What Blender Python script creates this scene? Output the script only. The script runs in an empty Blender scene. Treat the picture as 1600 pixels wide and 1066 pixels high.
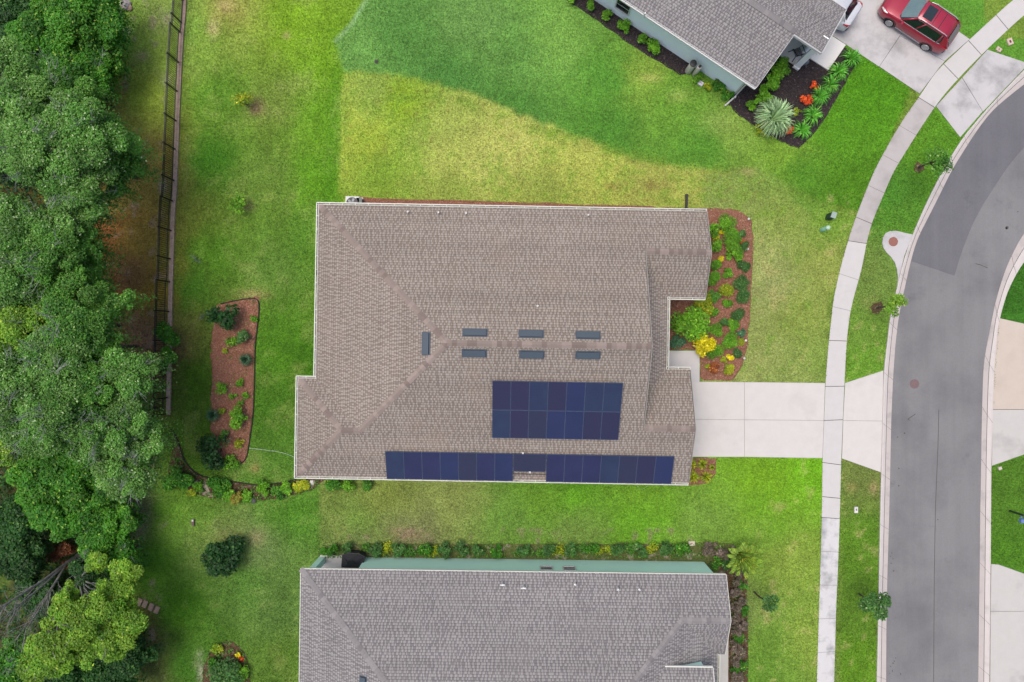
import bpy, math, random
import numpy as np
from mathutils import Vector, Matrix
random.seed(7)
RNG = np.random.default_rng(11)
R = math.radians
sc = bpy.context.scene
COL = sc.collection
# ------------------------------------------------------------------ camera, sky, sun, exposure
H = 42.7                       # drone height in metres, looking straight down
cam = bpy.data.cameras.new('camera'); cam.sensor_width = 36; cam.lens = 24.02
cam.clip_start = 0.5; cam.clip_end = 2000
co = bpy.data.objects.new('camera', cam); COL.objects.link(co)
co.location = (0, 0, H); co.rotation_euler = (0, 0, 0); sc.camera = co
SUN_EL, SUN_AZ = 74, 292       # overcast summer noon: a broad soft sun almost overhead
w = bpy.data.worlds.new('World'); sc.world = w; w.use_nodes = True
nt = w.node_tree; bg = nt.nodes['Background']
sky = nt.nodes.new('ShaderNodeTexSky'); sky.sky_type = 'NISHITA'; sky.sun_disc = False
sky.sun_elevation = R(SUN_EL); sky.sun_rotation = R(SUN_AZ); sky.dust_density = 5; sky.air_density = 1.0; sky.ozone_density = 0.6
nt.links.new(sky.outputs[0], bg.inputs[0]); bg.inputs[1].default_value = 0.15
sl = bpy.data.lights.new('sun', 'SUN'); sl.energy = 1.0; sl.angle = R(34); sl.color = (1.0, 0.97, 0.95)
so = bpy.data.objects.new('sun', sl); COL.objects.link(so)
so.rotation_euler = (R(90 - SUN_EL), 0, R(180 - SUN_AZ)); so.location = (0, -30, 60)
sc.view_settings.view_transform = 'Standard'; sc.view_settings.look = 'None'
sc.view_settings.exposure = 0.48; sc.view_settings.gamma = 1
GK = 0.76
KA = 0.60                      # picture value -> surface albedo

# ------------------------------------------------------------------ helpers
def lin(c):
    return tuple(((v/255)/12.92 if v/255 <= .04045 else ((v/255+.055)/1.055)**2.4) for v in c)
def alb(c, k=None):
    k = KA if k is None else k
    return tuple(min(.86, v*k) for v in lin(c)) + (1,)
def g(px, py, z=0.0):
    """world x,y of the thing seen at photo pixel px,py if it stands z metres high"""
    k = (H - z)/H*.04
    return ((px-800)*k, (533-py)*k)
def G(px, py, z=0.0):
    a = g(px, py, z); return Vector((a[0], a[1], z))
NUM = ['zero','first','second','third','fourth','fifth','sixth','seventh','eighth','ninth','tenth','eleventh','twelfth','thirteenth','fourteenth','fifteenth','sixteenth']

class MB:
    def __init__(s): s.v = []; s.f = []; s.m = []; s.mi = 0
    def add(s, vs, fs):
        b = len(s.v); s.v += [tuple(p) for p in vs]
        for f in fs: s.f.append([b+i for i in f]); s.m.append(s.mi)
    def box(s, c, d, rz=0.0, M=None):
        x, y, z = [q/2 for q in d]; vs = []
        for sx, sy, sz in ((-1,-1,-1),(1,-1,-1),(1,1,-1),(-1,1,-1),(-1,-1,1),(1,-1,1),(1,1,1),(-1,1,1)):
            p = Vector((sx*x, sy*y, sz*z))
            if rz: p = Matrix.Rotation(rz, 3, 'Z') @ p
            if M is not None: p = M @ p
            vs.append(p + Vector(c))
        s.add(vs, [(0,3,2,1),(4,5,6,7),(0,1,5,4),(1,2,6,5),(2,3,7,6),(3,0,4,7)])
    def beam(s, a, b, w, h):
        a = Vector(a); b = Vector(b); d = (b-a); L = d.length
        if L < 1e-6: return
        M = d.to_track_quat('X', 'Z').to_matrix(); s.box((a+b)/2, (L, w, h), M=M)
    def tube(s, pts, rad, n=6, cap=True):
        pts = [Vector(p) for p in pts]
        if not hasattr(rad, '__len__'): rad = [rad]*len(pts)
        rings = []
        for i, p in enumerate(pts):
            d = (pts[min(i+1, len(pts)-1)]-pts[max(i-1, 0)]).normalized()
            a = d.orthogonal().normalized() if i == 0 else (a - d*a.dot(d)).normalized()
            b = d.cross(a)
            rings.append([p + (a*math.cos(2*math.pi*k/n)+b*math.sin(2*math.pi*k/n))*rad[i] for k in range(n)])
        vs = [q for r in rings for q in r]; fs = []
        for i in range(len(pts)-1):
            for k in range(n):
                k2 = (k+1) % n; fs.append((i*n+k, i*n+k2, (i+1)*n+k2, (i+1)*n+k))
        if cap: fs.append(tuple(range(n-1, -1, -1))); fs.append(tuple((len(pts)-1)*n+k for k in range(n)))
        s.add(vs, fs)
    def lathe(s, prof, c=(0,0,0), n=20):
        vs = []; fs = []
        for r, z in prof:
            for k in range(n):
                a = 2*math.pi*k/n; vs.append((c[0]+r*math.cos(a), c[1]+r*math.sin(a), c[2]+z))
        for i in range(len(prof)-1):
            for k in range(n):
                k2 = (k+1) % n; fs.append((i*n+k, i*n+k2, (i+1)*n+k2, (i+1)*n+k))
        fs.append(tuple((len(prof)-1)*n+k for k in range(n)))
        s.add(vs, fs)
    def prism(s, poly, z0, z1):
        n = len(poly); A = sum(poly[i][0]*poly[(i+1) % n][1]-poly[(i+1) % n][0]*poly[i][1] for i in range(n))
        if A < 0: poly = poly[::-1]
        vs = [(p[0], p[1], z0) for p in poly]+[(p[0], p[1], z1) for p in poly]
        s.add(vs, [tuple(range(n, 2*n))]+[(i, (i+1) % n, n+(i+1) % n, n+i) for i in range(n)])
    def build(s, name, mats, parent=None, smooth=False):
        me = bpy.data.meshes.new(name); me.from_pydata(s.v, [], s.f)
        if not isinstance(mats, (list, tuple)): mats = [mats]
        for m in mats: me.materials.append(m)
        if len(mats) > 1: me.polygons.foreach_set('material_index', s.m)
        if smooth: me.polygons.foreach_set('use_smooth', [True]*len(me.polygons))
        me.update(); o = bpy.data.objects.new(name, me); COL.objects.link(o)
        if parent is not None: o.parent = parent
        return o
def tag(o, label=None, cat=None, group=None, kind=None):
    if label: o['label'] = label
    if cat: o['category'] = cat
    if group: o['group'] = group
    if kind: o['kind'] = kind
    return o
def empty(name, loc=(0,0,0), rz=0.0, **kw):
    o = bpy.data.objects.new(name, None); COL.objects.link(o)
    o.location = loc; o.rotation_euler = (0, 0, rz); o.empty_display_size = .3
    return tag(o, **kw)
def struct(o): o['kind'] = 'structure'; return o

# ------------------------------------------------------------------ materials
def new_mat(name):
    m = bpy.data.materials.new(name); m.use_nodes = True; t = m.node_tree
    return m, t, t.nodes['Principled BSDF']
def nd(t, typ, **kw):
    n = t.nodes.new(typ)
    for k, v in kw.items():
        if k.startswith('i_'): n.inputs[int(k[2:])].default_value = v
        else: setattr(n, k, v)
    return n
def math_(t, op, a, b=None, c=None):
    n = t.nodes.new('ShaderNodeMath'); n.operation = op
    for i, x in enumerate((a, b, c)):
        if x is None: continue
        if isinstance(x, (int, float)): n.inputs[i].default_value = x
        else: t.links.new(x, n.inputs[i])
    return n.outputs[0]
def mixc(t, fac, a, b, blend='MIX'):
    n = t.nodes.new('ShaderNodeMix'); n.data_type = 'RGBA'; n.blend_type = blend
    for i, x in ((0, fac), (6, a), (7, b)):
        if isinstance(x, (int, float, tuple)): n.inputs[i].default_value = x
        else: t.links.new(x, n.inputs[i])
    return n.outputs[2]
def noise(t, scale, detail=4, rough=.6, vec=None, dist=0.0):
    n = t.nodes.new('ShaderNodeTexNoise'); n.inputs['Scale'].default_value = scale
    n.inputs['Detail'].default_value = detail; n.inputs['Roughness'].default_value = rough; n.inputs['Distortion'].default_value = dist
    if vec is None:
        vec = t.nodes.new('ShaderNodeNewGeometry').outputs['Position']
    t.links.new(vec, n.inputs['Vector']); return n.outputs['Fac']
def ramp(t, x, lo, hi):
    n = t.nodes.new('ShaderNodeMapRange'); n.inputs[1].default_value = lo; n.inputs[2].default_value = hi
    t.links.new(x, n.inputs[0]); n.clamp = True; return n.outputs[0]
def bump(t, b, hgt, strength=.3, dist=.02):
    n = t.nodes.new('ShaderNodeBump'); n.inputs['Strength'].default_value = strength; n.inputs['Distance'].default_value = dist
    t.links.new(hgt, n.inputs['Height']); t.links.new(n.outputs[0], b.inputs['Normal'])
def simple(name, c, rough=.6, metal=0.0, var=.12, scale=6, coat=0.0, spec=.5, k=None):
    m, t, b = new_mat(name)
    a = alb(c, k); n = noise(t, scale, 5)
    f = math_(t, 'MULTIPLY_ADD', n, var*2, 1-var)
    vm = t.nodes.new('ShaderNodeVectorMath'); vm.operation = 'SCALE'; vm.inputs[0].default_value = a[:3]
    t.links.new(f, vm.inputs['Scale']); t.links.new(vm.outputs[0], b.inputs['Base Color'])
    b.inputs['Roughness'].default_value = rough; b.inputs['Metallic'].default_value = metal
    b.inputs['Coat Weight'].default_value = coat; b.inputs['Specular IOR Level'].default_value = spec
    return m
def speckle(name, c1, c2, c3, s1, s2, rough=.95, bmp=.6, bd=.03, third=(.55, .7)):
    m, t, b = new_mat(name)
    n1 = ramp(t, noise(t, s1, 3, .7), .35, .65); n2 = ramp(t, noise(t, s2, 4, .6), third[0], third[1])
    c = mixc(t, n1, alb(c1), alb(c2)); c = mixc(t, n2, c, alb(c3))
    t.links.new(c, b.inputs['Base Color']); b.inputs['Roughness'].default_value = rough; b.inputs['Specular IOR Level'].default_value = .15
    bump(t, b, n1, bmp, bd); return m
def concrete(name, c, stain=(120, 118, 116), lo=.6, hi=.8, amt=.5, sscale=.35, grain=.08):
    m, t, b = new_mat(name)
    base = alb(c, .60)
    big = ramp(t, noise(t, sscale, 6, .62), lo, hi); mid = noise(t, 1.7, 5, .6); fine = noise(t, 28, 3, .7)
    cc = mixc(t, math_(t, 'MULTIPLY', big, amt), base, alb(stain))
    v = math_(t, 'ADD', math_(t, 'MULTIPLY_ADD', mid, .16, .92), math_(t, 'MULTIPLY_ADD', fine, grain*2, -grain))
    vm = t.nodes.new('ShaderNodeVectorMath'); vm.operation = 'SCALE'; t.links.new(cc, vm.inputs[0]); t.links.new(v, vm.inputs['Scale'])
    t.links.new(vm.outputs[0], b.inputs['Base Color']); b.inputs['Roughness'].default_value = .9; b.inputs['Specular IOR Level'].default_value = .2
    bump(t, b, fine, .2, .004); return m
def shingle(name, light, dark, blotch):
    m, t, b = new_mat(name)
    uv = nd(t, 'ShaderNodeUVMap'); uv.uv_map = 'UVMap'
    sp = nd(t, 'ShaderNodeSeparateXYZ'); t.links.new(uv.outputs[0], sp.inputs[0])
    vv = math_(t, 'DIVIDE', sp.outputs[1], .152); row = math_(t, 'FLOOR', vv); fr = math_(t, 'FRACT', vv)
    wn = nd(t, 'ShaderNodeTexWhiteNoise', noise_dimensions='1D'); t.links.new(row, wn.inputs['W'])
    uu = math_(t, 'ADD', math_(t, 'DIVIDE', sp.outputs[0], .21), math_(t, 'MULTIPLY', wn.outputs[0], 57.3)); cell = math_(t, 'FLOOR', uu); fu = math_(t, 'FRACT', uu)
    cb = nd(t, 'ShaderNodeCombineXYZ'); t.links.new(cell, cb.inputs[0]); t.links.new(row, cb.inputs[1])
    w2 = nd(t, 'ShaderNodeTexWhiteNoise', noise_dimensions='2D'); t.links.new(cb.outputs[0], w2.inputs['Vector'])
    lowf = noise(t, .9, 3, .6)
    wd = math_(t, 'ADD', math_(t, 'MULTIPLY', w2.outputs['Value'], .60), math_(t, 'MULTIPLY_ADD', lowf, .5, -.03))
    w3 = nd(t, 'ShaderNodeTexWhiteNoise', noise_dimensions='3D'); cb3 = nd(t, 'ShaderNodeCombineXYZ', i_2=5.5); t.links.new(cell, cb3.inputs[0]); t.links.new(row, cb3.inputs[1]); t.links.new(cb3.outputs[0], w3.inputs['Vector'])
    isd = math_(t, 'LESS_THAN', math_(t, 'FRACT', math_(t, 'ADD', fu, math_(t, 'MULTIPLY', w3.outputs['Value'], .6))), wd)
    c = mixc(t, isd, alb(light), alb(dark))
    jit = math_(t, 'MULTIPLY', math_(t, 'MULTIPLY_ADD', w2.outputs['Value'], .16, .92), math_(t, "MULTIPLY_ADD", wn.outputs[0], .14, .93))
    low2 = math_(t, 'MULTIPLY_ADD', noise(t, .25, 4, .55), .24, .88)
    gr = math_(t, 'MULTIPLY_ADD', noise(t, 45, 2, .7), .2, .9)
    edge = math_(t, 'SUBTRACT', 1.0, math_(t, 'MULTIPLY', math_(t, 'LESS_THAN', fr, .24), .36))  # shadow at the lower edge of each course, painted into the colour
    f = math_(t, 'MULTIPLY', math_(t, 'MULTIPLY', jit, low2), math_(t, 'MULTIPLY', gr, edge))
    c = mixc(t, math_(t, 'MULTIPLY', ramp(t, noise(t, .35, 3), .55, .75), .35), c, alb(blotch))
    vm = t.nodes.new('ShaderNodeVectorMath'); vm.operation = 'SCALE'; t.links.new(c, vm.inputs[0]); t.links.new(f, vm.inputs['Scale'])
    t.links.new(vm.outputs[0], b.inputs['Base Color']); b.inputs['Roughness'].default_value = .95; b.inputs['Specular IOR Level'].default_value = .1
    hh = math_(t, 'ADD', math_(t, 'MULTIPLY', fr, -.5), math_(t, 'MULTIPLY', isd, -.3)); bump(t, b, hh, .5, .012)
    return m
def foliage(name, c1, c2, c3=None, k=.85, trans=.22, rough=.55):
    """leaf colours spread leaf by leaf through the 'tint' attribute (r: hue choice, g: value)"""
    m, t, b = new_mat(name)
    at = nd(t, 'ShaderNodeAttribute'); at.attribute_name = 'tint'
    sp = nd(t, 'ShaderNodeSeparateColor'); t.links.new(at.outputs['Color'], sp.inputs[0])
    c = mixc(t, sp.outputs[0], alb(c1, k), alb(c2, k))
    if c3: c = mixc(t, math_(t, 'GREATER_THAN', sp.outputs[2], .95), c, alb(c3, k))
    f = math_(t, 'MULTIPLY_ADD', sp.outputs[1], 1.15, .42)
    vm = t.nodes.new('ShaderNodeVectorMath'); vm.operation = 'SCALE'; t.links.new(c, vm.inputs[0]); t.links.new(f, vm.inputs['Scale'])
    t.links.new(vm.outputs[0], b.inputs['Base Color']); b.inputs['Roughness'].default_value = rough; b.inputs['Specular IOR Level'].default_value = .3
    if trans:
        tr = nd(t, 'ShaderNodeBsdfTranslucent'); t.links.new(vm.outputs[0], tr.inputs[0])
        mx = nd(t, 'ShaderNodeMixShader'); mx.inputs[0].default_value = trans
        t.links.new(b.outputs[0], mx.inputs[1]); t.links.new(tr.outputs[0], mx.inputs[2])
        t.links.new(mx.outputs[0], t.nodes['Material Output'].inputs[0])
    return m

M = {}
M['shingle_brown'] = shingle('shingle_brown', (184, 173, 162), (150, 138, 128), (176, 158, 140))
M['shingle_grey'] = shingle('shingle_grey', (177, 173, 171), (140, 136, 136), (164, 159, 156))
M['cap_brown'] = [simple('cap_brown%d' % i, c, .95, var=.12, scale=9, spec=.1) for i, c in enumerate(((176,160,151),(164,149,140),(148,133,125)))]
M['cap_grey'] = [simple('cap_grey%d' % i, c, .95, var=.12, scale=9, spec=.1) for i, c in enumerate(((168,163,162),(157,153,152),(142,138,139)))]
M['gutter'] = simple('gutter', (252, 252, 240), .4, var=.06)
M['gutter_in'] = speckle('gutter_in', (196, 194, 180), (150, 146, 130), (60, 55, 45), 3, 1.2, third=(.62, .72), bmp=.05)
M['trim'] = simple('trim', (232, 232, 230), .5, var=.05)
M['fascia_dark'] = simple('fascia_dark', (190, 186, 176), .6, var=.08)
M['wall_tan'] = simple('wall_tan', (196, 188, 172), .9, var=.06)
M['wall_green'] = simple('wall_green', (198, 250, 220), .85, var=.05, scale=1.2, k=1.0)
M['wall_blue'] = simple('wall_blue', (222, 236, 238), .85, var=.05, scale=1.2, k=1.0)
M['black'] = simple('black', (28, 28, 30), .6, var=.2)
M['black_metal'] = simple('black_metal', (22, 22, 24), .5, var=.1)
M['vent'] = simple('vent', (78, 92, 104), .5, var=.1)
M['white_pipe'] = simple('white_pipe', (250, 250, 248), .4, var=.03)
M['glass'] = simple('glass', (30, 44, 48), .08, var=.1, spec=.8)
M['door'] = simple('door', (225, 222, 214), .6, var=.05)
M['conc_walk'] = concrete('conc_walk', (226, 222, 218), (128, 128, 126), .62, .78, .35, .45)
M['conc_walk_old'] = concrete('conc_walk_old', (205, 199, 195), (135, 132, 128), .5, .75, .45, .5)
M['conc_dirty'] = concrete('conc_dirty', (232, 230, 228), (120, 124, 128), .47, .66, .6, .9)
M['conc_drive'] = concrete('conc_drive', (232, 227, 220), (198, 193, 187), .55, .75, .5, .3)
M['conc_ne'] = concrete('conc_ne', (218, 215, 213), (128, 128, 129), .48, .68, .6, .45)
M['conc_tan'] = concrete('conc_tan', (222, 208, 192), (190, 176, 160), .55, .8, .4)
M['conc_grey'] = concrete('conc_grey', (218, 214, 208), (160, 157, 152), .55, .72, .5)
M['conc_curb'] = concrete('conc_curb', (228, 220, 214), (175, 172, 165), .55, .75, .5, .8)
M['conc_gutter'] = concrete('conc_gutter', (214, 204, 198), (150, 150, 148), .52, .72, .5, .9)
M['joint'] = simple('joint', (98, 96, 88), .95, var=.2)
M['joint_soft'] = simple('joint_soft', (150, 146, 138), .95, var=.2)
M['retain'] = speckle('retain', (196, 172, 154), (170, 148, 132), (120, 108, 96), 3, 9, bmp=.3)
M['edging'] = simple('edging', (38, 34, 32), .8)
M['bark'] = speckle('bark', (120, 108, 96), (82, 72, 62), (150, 142, 132), 6, 15)
M['bare_bark'] = speckle('bare_bark', (176, 174, 168), (140, 138, 132), (200, 198, 192), 5, 12)
M['lichen'] = speckle('lichen', (158, 166, 158), (120, 128, 118), (190, 196, 190), 5, 12)
M['mulch_red'] = speckle('mulch_red', (190, 136, 112), (138, 90, 70), (214, 172, 146), 16, 9, bmp=.9)
M['mulch_dark'] = speckle('mulch_dark', (88, 78, 78), (50, 43, 46), (140, 126, 118), 15, 7, bmp=.9, third=(.6, .72))
M['mulch_brown'] = speckle('mulch_brown', (128, 100, 76), (84, 68, 52), (170, 156, 134), 12, 4, bmp=.9)
M['sand'] = speckle('sand', (196, 184, 160), (150, 140, 112), (104, 112, 60), 6, 3.5, third=(.5, .6))
M['weedbed'] = speckle('weedbed', (122, 124, 78), (86, 104, 46), (178, 166, 146), 9, 2.2, third=(.55, .68))

def asphalt(name, c, dark):
    m, t, b = new_mat(name)
    fine = noise(t, 38, 3, .8); f2 = noise(t, 9, 4, .7); big = noise(t, .22, 5, .6)
    geo = t.nodes.new('ShaderNodeNewGeometry'); sp = nd(t, 'ShaderNodeMapping'); sp.inputs['Scale'].default_value = (1.2, .06, 1)
    t.links.new(geo.outputs['Position'], sp.inputs[0]); streak = noise(t, 1.0, 4, .6, vec=sp.outputs[0])
    c1 = mixc(t, ramp(t, big, .45, .7), alb(c), alb(dark)); c1 = mixc(t, math_(t, 'MULTIPLY', ramp(t, noise(t, .5, 5, .7), .6, .72), .5), c1, alb(tuple(v_*.88 for v_ in dark)))
    v = math_(t, 'ADD', math_(t, 'MULTIPLY_ADD', fine, .5, .45), math_(t, 'ADD', math_(t, 'MULTIPLY', f2, .25), math_(t, 'MULTIPLY', streak, .34)))
    vm = t.nodes.new('ShaderNodeVectorMath'); vm.operation = 'SCALE'; t.links.new(c1, vm.inputs[0]); t.links.new(v, vm.inputs['Scale'])
    t.links.new(vm.outputs[0], b.inputs['Base Color']); b.inputs['Roughness'].default_value = .85; b.inputs['Specular IOR Level'].default_value = .25
    bump(t, b, fine, .3, .006); return m
M['asphalt'] = asphalt('asphalt', (147, 146, 146), (129, 128, 129))
M['asphalt_dark'] = asphalt('asphalt_dark', (127, 126, 130), (117, 116, 121))

# ------------------------------------------------------------------ the lawn: one sheet, its grass colour varies from place to place
def inpoly(X, Y, poly):
    r = np.zeros(X.shape, bool); n = len(poly)
    for i in range(n):
        x1, y1 = poly[i]; x2, y2 = poly[(i+1) % n]
        if y1 == y2: continue
        c = ((y1 > Y) != (y2 > Y)) & (X < (x2-x1)*(Y-y1)/(y2-y1)+x1); r ^= c
    return r
def sdist(X, Y, poly):
    d = np.full(X.shape, 1e9); n = len(poly)
    for i in range(n):
        x1, y1 = poly[i]; x2, y2 = poly[(i+1) % n]; dx, dy = x2-x1, y2-y1
        tt = np.clip(((X-x1)*dx+(Y-y1)*dy)/(dx*dx+dy*dy+1e-9), 0, 1)
        d = np.minimum(d, np.hypot(X-x1-tt*dx, Y-y1-tt*dy))
    return np.where(inpoly(X, Y, poly), d, -d)
def vnoise(X, Y, s, seed):
    r = np.random.default_rng(seed); gr = r.random((128, 128))
    x = X/s+1000; y = Y/s+1000; xi = np.floor(x).astype(int); yi = np.floor(y).astype(int)
    fx = x-xi; fy = y-yi; fx = fx*fx*(3-2*fx); fy = fy*fy*(3-2*fy)
    a = gr[xi % 128, yi % 128]; b = gr[(xi+1) % 128, yi % 128]; c = gr[xi % 128, (yi+1) % 128]; d = gr[(xi+1) % 128, (yi+1) % 128]
    return a*(1-fx)*(1-fy)+b*fx*(1-fy)+c*(1-fx)*fy+d*fx*fy
def fbm(X, Y, s, seed, o=4):
    v = 0; a = .5; t = 0
    for i in range(o): v = v+a*vnoise(X, Y, s/2**i, seed+i*7); t += a; a *= .6
    return v/t
BASE = [(330,40,121,163,41),(450,40,128,172,24),(520,90,117,166,20),(340,150,96,148,34),(430,160,117,144,52),(500,180,107,160,24),(330,250,70,133,22),(420,280,107,142,48),(505,280,99,156,20),(330,400,86,138,26),(430,420,96,138,46),(480,380,90,138,36),(300,450,68,121,24),(440,550,86,142,24),(480,560,68,121,14),(300,600,68,110,16),(430,650,75,126,24),(430,730,90,138,40),(300,700,73,115,20),(300,50,135,175,66),(350,20,162,158,76),(200,50,135,175,59),(240,60,149,180,59),(170,150,163,155,74),(220,150,143,169,49),(240,250,157,141,66),(190,300,138,122,57),(168,370,146,85,44),(215,370,132,116,47),(200,430,115,91,57),(240,450,141,119,41),(225,530,124,101,77),(245,570,110,83,57),(170,450,126,83,47),(250,40,117,134,73),(250,800,101,154,33),(330,810,96,143,37),(450,800,82,136,31),(230,880,86,141,23),(290,950,76,132,17),(400,860,109,136,71),(430,950,92,128,52),(380,900,86,132,43),(440,1040,90,125,37),(230,1040,80,91,41),(300,1040,70,121,25),(215,990,101,93,51),(350,830,125,139,77),(210,800,127,130,87),(300,760,96,141,33)]  # ground west of the fence has its colour lightened to offset the tree shade
SOUTH = [(520,775,116,140,58),(600,772,129,146,62),(700,775,138,154,76),(840,780,102,148,36),(900,775,96,154,24),(1000,775,110,158,34),(1200,750,120,170,20),(1260,735,112,174,10),(560,820,116,150,58),(640,835,124,130,80),(800,810,106,148,54),(900,830,108,138,58),(1100,822,114,153,54),(1200,800,110,164,20),(1000,812,100,158,24),(560,850,108,124,68),(1230,870,132,158,56),(1200,1000,112,154,48),(1262,1000,132,160,56),(1190,830,116,156,48),(1185,1050,104,148,44),(1160,960,116,138,66)]
FRONT = [(1230,350,136,156,68),(1200,450,148,158,90),(1250,500,134,154,64),(1230,580,138,158,76),(1290,420,142,158,68),(1270,300,102,152,46),(1300,340,120,160,50),(1190,400,152,164,90),(1280,560,128,156,64),(1185,560,150,162,86)]
VERGE = [(1440,230,92,146,28),(1400,330,82,132,34),(1360,430,112,140,58),(1350,520,108,146,48),(1345,580,104,152,38),(1345,750,112,130,58),(1345,850,92,136,28),
 (1340,950,92,132,32),(1340,1050,96,142,24),(1380,300,78,138,36),(1480,200,88,142,26)]
NEAST = [(620,60,88,141,58),(700,130,80,135,54),(800,80,98,149,62),(740,30,112,159,74),(800,180,82,137,50),(950,120,88,149,46),(950,200,82,139,42),(1050,150,108,159,46),(1010,120,134,167,58),(1100,220,88,145,40),(1250,265,82,139,30),(1150,200,130,165,62),(1350,150,82,145,12),(1300,200,88,149,20),(1330,280,82,135,20),(870,60,122,171,70),(560,60,114,167,74),(1230,245,126,165,48)]
DRY = [(550,200,174,191,68),(760,250,184,191,94),(950,265,176,187,78),(580,150,148,175,72),(570,220,154,177,48),(600,270,132,169,48),(700,200,164,181,80),(620,160,140,175,26),(800,230,188,193,94),(900,250,178,187,82),(700,290,148,167,68),(850,297,148,165,68),(1000,285,163,169,76),(1100,290,166,175,78),(1150,280,152,165,64),(1200,300,150,163,62),(650,220,148,175,66),(700,240,176,187,86)]
FAR = [(1570,20,88,142,40),(1580,80,88,140,38),(1590,450,58,112,26),(1580,800,82,126,30),(1570,860,76,126,24)]
NE_POLY = [(700,-300),(572,0),(548,40),(522,66),(538,112),(600,128),(700,152),(790,180),(880,215),(980,252),(1100,268),(1170,262),(1230,292),(1290,318),(1345,330),(1420,150),(1425,-300)]
DRY_POLY = [(538,112),(620,118),(720,140),(830,185),(900,215),(1000,252),(1130,266),(1200,275),(1230,300),(1250,340),(1100,345),(534,345)]
FRONT_POLY = [(1100,270),(1190,262),(1240,300),(1300,330),(1340,340),(1300,480),(1285,610),(1100,610)]
SOUTH_POLY = [(500,740),(1100,740),(1100,712),(1300,712),(1290,1500),(1120,1500),(1120,880),(500,880)]
VERGE_POLY = [(1311,1500),(1316,717),(1320,598),(1330,475),(1360,350),(1395,267),(1461,166),(1540,100),(1700,120),(1400,540),(1378,1500)]
FAR_POLY = [(1500,-300),(1430,-300),(1425,0),(1515,62),(1900,60),(1900,1600),(1545,1600),(1548,500),(1600,390),(1545,80)]
def interp(X, Y, pts):
    num = np.zeros(X.shape+(3,)); den = np.zeros(X.shape)
    for p in pts:
        wt = 1/(((X-p[0])**2+(Y-p[1])**2)+400)**1.6
        c = np.array(lin(p[2:])); num += wt[..., None]*c; den += wt
    return num/den[..., None]
def sstep(x, a, b): t_ = np.clip((x-a)/(b-a), 0, 1); return t_*t_*(3-2*t_)
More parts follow.
